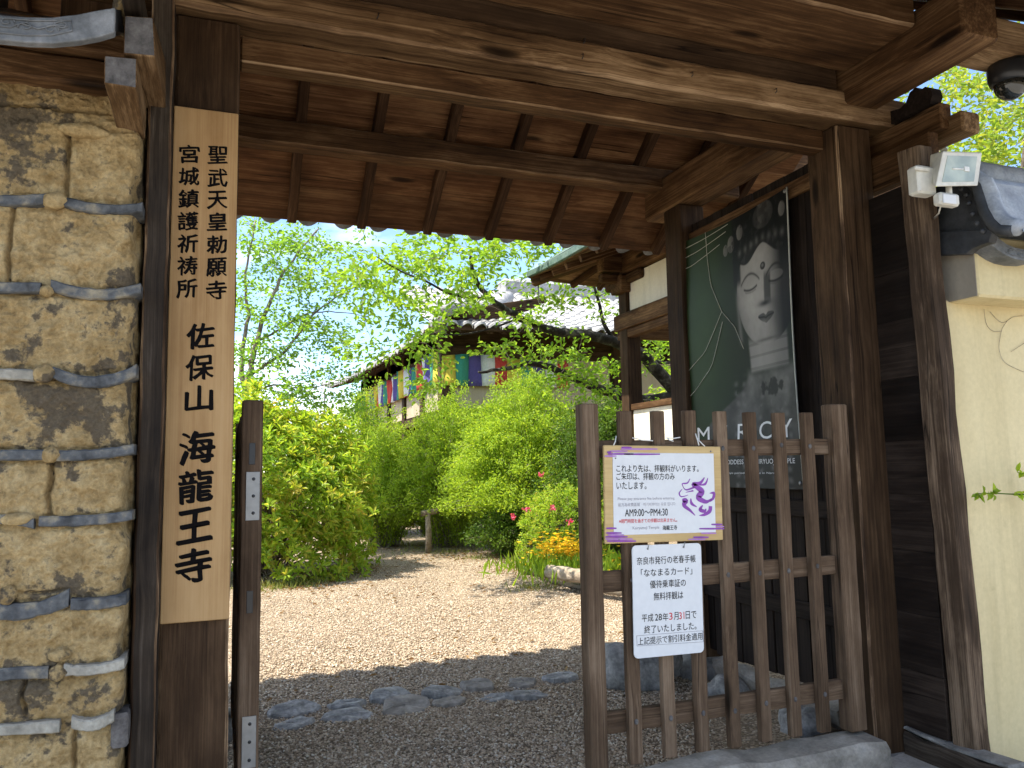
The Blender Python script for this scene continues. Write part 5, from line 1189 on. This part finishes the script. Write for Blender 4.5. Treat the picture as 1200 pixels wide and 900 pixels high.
# light airy maple on the left
tb = np.array([1.05, 14.6, 0.0])
def lm(px, a, b, w=0.012): return limb(px, 14.4, a, b, 14.0, w)
ML = [lm([(292, 640), (288, 520), (287, 465), (292, 440), (300, 400), (316, 355), (340, 310), (372, 268)], 0.085, 0.012), lm([(287, 465), (283, 420), (290, 370), (288, 320), (300, 260)], 0.05, 0.010),
      lm([(292, 440), (330, 415), (365, 372), (400, 345), (440, 330)], 0.03, 0.006), lm([(288, 470), (320, 452), (360, 455), (400, 448)], 0.022, 0.005), lm([(300, 400), (330, 385), (360, 368), (400, 366), (430, 372)], 0.022, 0.005)]
tg = zone(162, [(300, 290), (330, 300), (290, 340), (310, 265), (360, 285), (340, 330)], 14.2, 0.6, 22, 16)+zone(135, [(300, 400), (320, 430), (295, 440), (350, 390), (300, 370)], 14.2, 0.6, 22, 16) \
    + zone(46, [(380, 300), (400, 325), (360, 350), (410, 290), (390, 345)], 14.1, 0.5, 18, 14)+zone(81, [(400, 440), (360, 450), (330, 462), (390, 405), (375, 385)], 14.1, 0.5, 20, 9)+zone(67, [(330, 480), (370, 470), (350, 495), (400, 480)], 14.6, 0.5, 20, 8)
tree('maple_tree', 'slender airy tree with pale branches and yellow-green leaves against the sky', 'tree', tuple(tb), ML, tg, M['lf_maple'], M['twig'], 19, 0.08, 0.62, 0.012, spread=0.11, flat=1.1)

# big tree far right, yellowing, over the plaster wall
def tree_round(name, label, base, h, c, r, ntg, leafm, per, ln, wd, barkm=None, group=None, nl=6):
    base = np.array(base, float); c = np.array(c, float); trunk = (smooth([base, base*0.6+c*0.4+np.array([0.1, 0, 0]), c]), np.linspace(h*0.035, h*0.014, 11)); lb = [trunk]
    for k in range(nl):
        a = 6.283*k/nl+rng.uniform(0, 0.6); e = c+np.array(r)*np.array([math.cos(a)*0.7, math.sin(a)*0.7, rng.uniform(-0.1, 0.7)]); s_ = trunk[0][rng.integers(5, 10)]
        lb.append((smooth([s_, (s_+e)/2+np.array([0, 0, 0.1*h*0.3]), e]), np.linspace(h*0.012, h*0.004, 11)))
    return tree(name, label, 'tree', tuple(base), lb, list(ell(ntg, c, r)), leafm, barkm or M['twig'], per, ln, wd, 0.012, group)
tree_round('broadleaf_tree', 'nearer tree with fresh leaves and bare pale twigs above the plaster wall', (8.3, 6.6, -0.05), 6, (8.9, 6.8, 4.4), (2.6, 1.8, 2.5), 900, M['lf_gold'], 15, 0.085, 0.55, nl=12)
tree_round('background_tree', 'bushy green tree behind the pavilion seen through its open side', (9.3, 13.0, -0.05), 4.2, (9.3, 13.0, 2.4), (1.9, 1.5, 1.9), 200, M['lf_hagi'], 14, 0.11, 0.5)
tree_round('broadleaf_tree', 'dense yellow-green tree farther back behind the nearer tree over the plaster wall', (13.6, 10.3, -0.05), 9, (13.6, 10.3, 5.8), (2.8, 2.2, 3.6), 420, M['lf_gold'], 16, 0.15, 0.5)

# shrubs
def azalea(label, c, r, n, leafm, ln, name='azalea_shrub', flowers=None):
    c = np.array(c, float); r = np.array(r, float); root = empty(name, (c[0], c[1], 0), label, 'shrub')
    q = norm(rng.normal(0, 1, (n, 3))); q = q[q[:, 2] > -0.55]; n = len(q)
    lump = 0.60+0.74*fbm2(q[:, 0]*2.6+q[:, 2]*2.1+9+c[0], q[:, 1]*2.6-q[:, 2]*1.7+9, 4, 3)
    rad = lump*(0.50+0.50*rng.random(n)**0.4)*np.where(rng.random(n) < 0.06, rng.uniform(1.03, 1.16, n), 1.0)
    P = c+q*r*rad[:, None]; P[:, 2] = np.maximum(P[:, 2], 0.04)
    k = 8; ax = norm(q*0.8+np.array([0, 0, 0.75])+rng.normal(0, 0.28, (n, 3)))
    a = np.cross(ax, norm(rng.normal(0, 1, (n, 3)))); a = norm(a); b = np.cross(ax, a)
    th = (np.arange(k)*2.4)[None]+rng.uniform(0, 6, (n, 1)); el = np.linspace(0.15, 0.95, k)[None]+rng.normal(0, 0.15, (n, k))
    D = (np.cos(th)*np.cos(el))[..., None]*a[:, None]+(np.sin(th)*np.cos(el))[..., None]*b[:, None]+np.sin(el)[..., None]*ax[:, None]
    PP = (P[:, None]+D*0.008+ax[:, None]*np.linspace(-0.05, 0.0, k)[None, :, None]).reshape(-1, 3); D = D.reshape(-1, 3); Nn = norm(np.repeat(ax, k, 0)+rng.normal(0, 0.2, (n*k, 3))-0.3*D)
    L_ = ln*rng.uniform(0.7, 1.2, n*k); foliage('foliage', [leaf_geo(PP, D, Nn, L_, L_*0.36)], leafm, root)
    g = MB()
    for i in rng.choice(n, min(n, 160), replace=False):
        s_ = np.array([c[0]+rng.normal(0, 0.08), c[1]+rng.normal(0, 0.08), 0.0]); e = P[i]; m_ = (s_+e)/2+np.array([0, 0, 0.12]); g.tube([s_, m_, e], [0.012, 0.007, 0.003], 4, cap=False)
    g.build('stems', M['twig'], root)
    if flowers:
        geos = []
        for (u, v, Y) in flowers:
            p0 = onY(u, v, Y); kk = 14; th = np.arange(kk)*2.4; D = np.stack([np.cos(th), np.sin(th)*0.6-0.5, 0.5+0.4*np.sin(th*1.7)], 1); geos.append(leaf_geo(np.repeat(p0[None], kk, 0)+rng.normal(0, 0.02, (kk, 3)), D, norm(rng.normal(0, 1, (kk, 3))), 0.04, 0.035))
        foliage('flowers', geos, M['crimson'], root)
    return root
azalea('large rounded leafy shrub with bronze young tips left of the gravel path', (0.62, 12.2, 1.02), (1.72, 1.5, 1.72), 4200, M['lf_azalea'], 0.115)
azalea('low azalea shrub dotted with crimson blossoms behind the yellow flowers', (4.95, 11.1, 0.52), (0.75, 0.6, 0.72), 1500, M['lf_azalea'], 0.05, flowers=[(633, 557, 10.6), (648, 597, 10.5), (669, 611, 10.4), (601, 606, 10.7), (617, 598, 10.6)])
def mound(label, c, r, h, stems, leafs, ln, leafm, name='bush_clover', lean=(0, 0), group=None):
    c = np.array(c, float); root = empty(name, (c[0], c[1], 0), label, 'shrub', group); P = []; D = []; g = MB()
    for i in range(stems):
        a = rng.uniform(0, 6.283); q = rng.random()**0.5; hh = h*(1.05-0.72*q**2.2)*rng.uniform(0.8, 1.08)*(1.13 if rng.random() < 0.1 else 1.0); e = np.array([math.cos(a)*q*r[0], math.sin(a)*q*r[1], 0]); b0 = c+e*0.28+rng.normal(0, 0.06, 3)*(1, 1, 0); b0[2] = 0
        s_ = np.linspace(0, 1, 9)[:, None]; top = c+e+np.array([lean[0], lean[1], 0])*hh; top[2] = hh; mid = b0*0.45+top*0.55; mid[2] = hh*1.05; pts = (1-s_)**2*b0+2*s_*(1-s_)*mid+s_**2*(top+np.array([math.cos(a)*0.3*q, math.sin(a)*0.3*q, -0.22*hh*q]))
        pts[2:] += rng.normal(0, 0.025, (7, 3))
        if i < 170: g.tube(pts, np.linspace(0.008, 0.0022, 9), 4, cap=False)
        k = leafs; t_ = 0.02+0.98*rng.random(k)**0.8; ii = t_*8; i0 = np.minimum(ii.astype(int), 7); f = (ii-i0)[:, None]; pp = pts[i0]*(1-f)+pts[i0+1]*f; tg_ = norm(pts[i0+1]-pts[i0])
        sp = rng.normal(0, 0.075, (k, 3))*(0.6+0.6*(1-np.abs(2*t_-1)))[:, None]
        P.append(pp+sp); D.append(tg_*0.8+norm(rng.normal(0, 1, (k, 3)))*0.8+np.array([0, 0, 0.25]))
    P = np.concatenate(P); D = np.concatenate(D); P[:, 2] = np.maximum(P[:, 2], 0.03); N = len(P); L_ = ln*rng.uniform(0.6, 1.25, N)
    foliage('foliage', [leaf_geo(P, D, norm(np.array([0, -0.2, 0.6])+rng.normal(0, 0.6, (N, 3))), L_, L_*0.42, False)], leafm, root)
    g.build('stems', M['twig'], root); return root
GH = 'feathery shrubs along the garden path'
mound('feathery lime shrub mound in the middle, its front bulging over the path', (4.25, 14.9, 0), (1.3, 1.2), 2.75, 430, 150, 0.06, M['lf_hagi'], group=GH)
mound('tallest feathery shrub, right of the middle under the cherry limbs', (5.15, 13.1, 0), (1.5, 1.2), 3.05, 480, 150, 0.06, M['lf_hagi'], group=GH)
mound('feathery shrub farthest back at the bend of the path', (3.15, 18.2, 0), (1.5, 1.3), 3.05, 320, 120, 0.07, M['lf_hagi'], group=GH)
mound('pale feathery shrub filling the gap between the big rounded shrub and the middle shrub', (3.05, 15.6, 0), (0.85, 0.8), 2.15, 260, 130, 0.06, M['lf_hagi'], group=GH)
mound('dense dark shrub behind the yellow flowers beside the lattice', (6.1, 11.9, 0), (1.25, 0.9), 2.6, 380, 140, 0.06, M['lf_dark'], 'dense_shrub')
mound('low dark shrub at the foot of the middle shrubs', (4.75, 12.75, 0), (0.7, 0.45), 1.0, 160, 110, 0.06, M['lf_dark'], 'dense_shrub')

# yellow flowers, grass, log edging
yf = empty('yellow_flowers', (4.35, 9.9, 0), 'clump of bright yellow flowers behind the log edging', 'flowers')
cpt = np.array([onY(662, 646, 9.9)])[0]
P = cpt+rng.normal(0, 1, (520, 3))*np.array([0.22, 0.22, 0.10]); th = rng.uniform(0, 6.28, 520)
geos = []
for k in range(5): a = th+k*1.2566; geos.append(leaf_geo(P, np.stack([np.cos(a), np.sin(a), 0.5+0*a], 1), norm(np.array([0, -0.3, 1.0])+rng.normal(0, 0.2, (520, 3))), 0.034, 0.03, False))
cp2 = onY(712, 664, 9.3); P2 = cp2+rng.normal(0, 1, (160, 3))*np.array([0.22, 0.15, 0.05])
for k in range(5): a = rng.uniform(0, 6.28, 160); geos.append(leaf_geo(P2, np.stack([np.cos(a), np.sin(a), 0.5+0*a], 1), norm(np.array([0, -0.3, 1.0])+rng.normal(0, 0.2, (160, 3))), 0.034, 0.03, False))
foliage('petals', geos, M['yellow'], yf)
N = 1300; P = np.concatenate([cpt+rng.normal(0, 1, (N//2, 3))*np.array([0.40, 0.35, 0.05]), cp2+rng.normal(0, 1, (N//2, 3))*np.array([0.5, 0.3, 0.04])]); P[:, 2] = np.maximum(0.1, P[:, 2]-0.30)
foliage('leaves', [leaf_geo(P, np.array([0, 0, 1.0])+rng.normal(0, 0.35, (len(P), 3)), norm(rng.normal(0, 1, (len(P), 3))), 0.26*rng.uniform(0.5, 1.2, len(P)), 0.025, True)], M['lf_hagi'], yf)
def log(u0, v0, u1, v1, z, r, label, gap=0.0):
    a = onZ(u0, v0, z); b = onZ(u1, v1, z); n = 9; pts = [a+(b-a)*i/n+rng.normal(0, 0.006, 3) for i in range(n+1)]
    g = MB(); g.tube(pts, r*(1+rng.normal(0, 0.05, n+1)), 12); o = g.build('edging_log', M['log'], None, loc=(pts[0][0], pts[0][1], 0)); props(o, label, 'log', 'log edging of the flower bed')
log(612, 664, 657, 671, 0.10, 0.085, 'short pale log at the far end of the flower bed edging')
log(643, 670, 742, 684, 0.22, 0.085, 'long weathered log lying on top along the flower bed')
log(650, 678, 748, 694, 0.07, 0.085, 'lower log under the long weathered log of the flower bed')
g = MB(); V = []
X, Y = np.meshgrid(np.linspace(0, 1, 20), np.linspace(0, 1, 10), indexing='ij')
bed = np.stack([3.95+X*2.6+0.25*Y, 8.6+Y*2.6+0.0*X, 0.10+0.05*(fbm2(X*6, Y*6, 3)-0.5)], -1).reshape(-1, 3)
props(link_mesh('flower_bed', np_mesh('flower_bed', bed, grid_faces(20, 10), True), M['soil']), kind='structure')
def grass(pts, n, h, sp):
    P = np.concatenate([onZ(u, v, 0.0)+rng.normal(0, 1, (n, 3))*np.array([sp[0], sp[1], 0]) for u, v in pts]); P[:, 2] = 0
    return leaf_geo(P, np.array([0, 0, 0.8])+rng.normal(0, 0.45, (len(P), 3)), norm(rng.normal(0, 1, (len(P), 3))*np.array([1, 1, 0.2])), h*rng.uniform(0.4, 1.2, len(P)), 0.012, False)
o = foliage('grass_tufts', [grass([(320, 690), (345, 686), (370, 680), (395, 674), (410, 666)], 260, 0.12, (0.22, 0.16)), grass([(640, 672), (625, 690), (660, 680), (600, 660), (560, 655), (530, 648)], 110, 0.10, (0.18, 0.14)), grass([(420, 655), (470, 640), (510, 645)], 90, 0.10, (0.4, 0.3))], M['grass'], None)
props(o, 'short dry grass along the edges of the gravel path', 'grass', None, 'stuff')

# fallen leaves along the edges
geo = []
for (u, v), n, sp in (((400, 672), 160, (0.5, 0.35)), ((350, 690), 120, (0.4, 0.25)), ((560, 652), 260, (0.8, 0.35)), ((620, 668), 160, (0.35, 0.4)), ((480, 640), 160, (0.6, 0.5)), ((500, 700), 120, (1.4, 1.0)), ((500, 780), 70, (1.0, 0.5))):
    P = onZ(u, v, 0)+rng.normal(0, 1, (n, 3))*np.array([sp[0], sp[1], 0]); P[:, 2] = 0.016+0.012*rng.random(n); a = rng.uniform(0, 6.28, n)
    geo.append(leaf_geo(P, np.stack([np.cos(a), np.sin(a), rng.normal(0.05, 0.2, n)], 1), norm(np.array([0, 0, 1.0])+rng.normal(0, 0.35, (n, 3))), 0.055*rng.uniform(0.5, 1.3, n), 0.026))
o = foliage('fallen_leaves', geo, leafmat('dry_leaf', [(0.10, 0.05, 0.02), (0.20, 0.11, 0.04), (0.32, 0.20, 0.08)], 0.2), None)
props(o, 'dry brown leaves scattered over the gravel and along its edges', 'fallen leaves', None, 'stuff')

# garden small things
p = onZ(502, 648, 0.0); g = MB(); g.tube([p, p+np.array([0.01, 0, 0.35]), p+np.array([-0.01, 0, 0.72])], [0.06, 0.055, 0.05], 9); g.tube([p+np.array([-0.12, 0, 0.70]), p+np.array([0.20, 0, 0.74])], 0.05, 8)
props(g.build('wooden_stake', M['log'], None, loc=(p[0], p[1], 0)), 'short grey wooden stake with a crosspiece under the middle shrub', 'stake')
b = empty('stone_lantern', (4.95, 23.5, 0), 'low dark stone lantern half hidden at the end of the path', 'stone lantern')
g = MB(); g.box((4.75, 23.3, 0), (5.15, 23.7, 0.9), ch=0.04, jit=0.01, seg=4); g.build('shaft', M['stone'], b)
g = MB(); lathe(g, 4.95, 23.5, [(0, 1.35), (0.12, 1.3), (0.5, 1.12), (0.55, 1.05), (0.3, 1.0), (0.3, 0.86), (0, 0.86)], 8); g.build('cap', M['stone'], b)
# leafy sprig hanging in front of the plaster wall
root = empty('leafy_sprig', (3.9, 2.85, 1.2), 'single leafy sprig reaching across the pale plaster wall from the right', 'plant')
q = [onY(u, v, 2.84) for u, v in ((1290, 590), (1250, 582), (1215, 580), (1185, 579), (1162, 578), (1143, 579))]; g = MB(); g.tube(smooth(q), np.linspace(0.006, 0.002, 26), 5)
q2 = [onY(u, v, 2.82) for u, v in ((1230, 580), (1205, 562), (1192, 553))]; g.tube(smooth(q2), np.linspace(0.004, 0.0015, 11), 5)
q3 = [onY(1290, 590, 2.84), np.array([4.10, 2.85, 0.9]), np.array([4.12, 2.87, -0.02])]; g.tube(smooth(q3), 0.008, 6); g.build('stem', M['lf_dark'], root)
S = smooth(q)[4:]; P = np.concatenate([S[rng.integers(0, len(S), 46)]+rng.normal(0, 0.004, (46, 3)), smooth(q2)[rng.integers(3, 11, 14)]]); N = len(P)
D = np.stack([rng.normal(-0.3, 0.8, N), rng.normal(-0.5, 0.3, N), rng.normal(-0.1, 0.7, N)], 1); foliage('leaves', [leaf_geo(P, D, norm(np.array([0, -1, 0.8])+rng.normal(0, 0.3, (N, 3))), 0.045*rng.uniform(0.7, 1.2, N), 0.022)], M['lf_hagi'], root)

# far wood closing the horizon
def far_wood():
    geos = []
    for k in range(46):
        x = -22+rng.uniform(0, 62); y = 40+rng.uniform(0, 8); h = rng.uniform(1.2, 2.6); n = 500
        P = ell(n, (x, y, h*0.5), (2.4, 1.6, h*0.62)); P[:, 2] = np.maximum(P[:, 2], 0); geos.append(leaf_geo(P, rng.normal(0, 1, (n, 3)), norm(rng.normal(0, 1, (n, 3))+np.array([0, 0, 0.5])), 0.42, 0.3, False))
    return geos
o = foliage('far_shrubbery', far_wood(), M['lf_dark'], None); props(o, 'distant low shrubbery closing the garden', 'shrubbery', None, 'stuff')
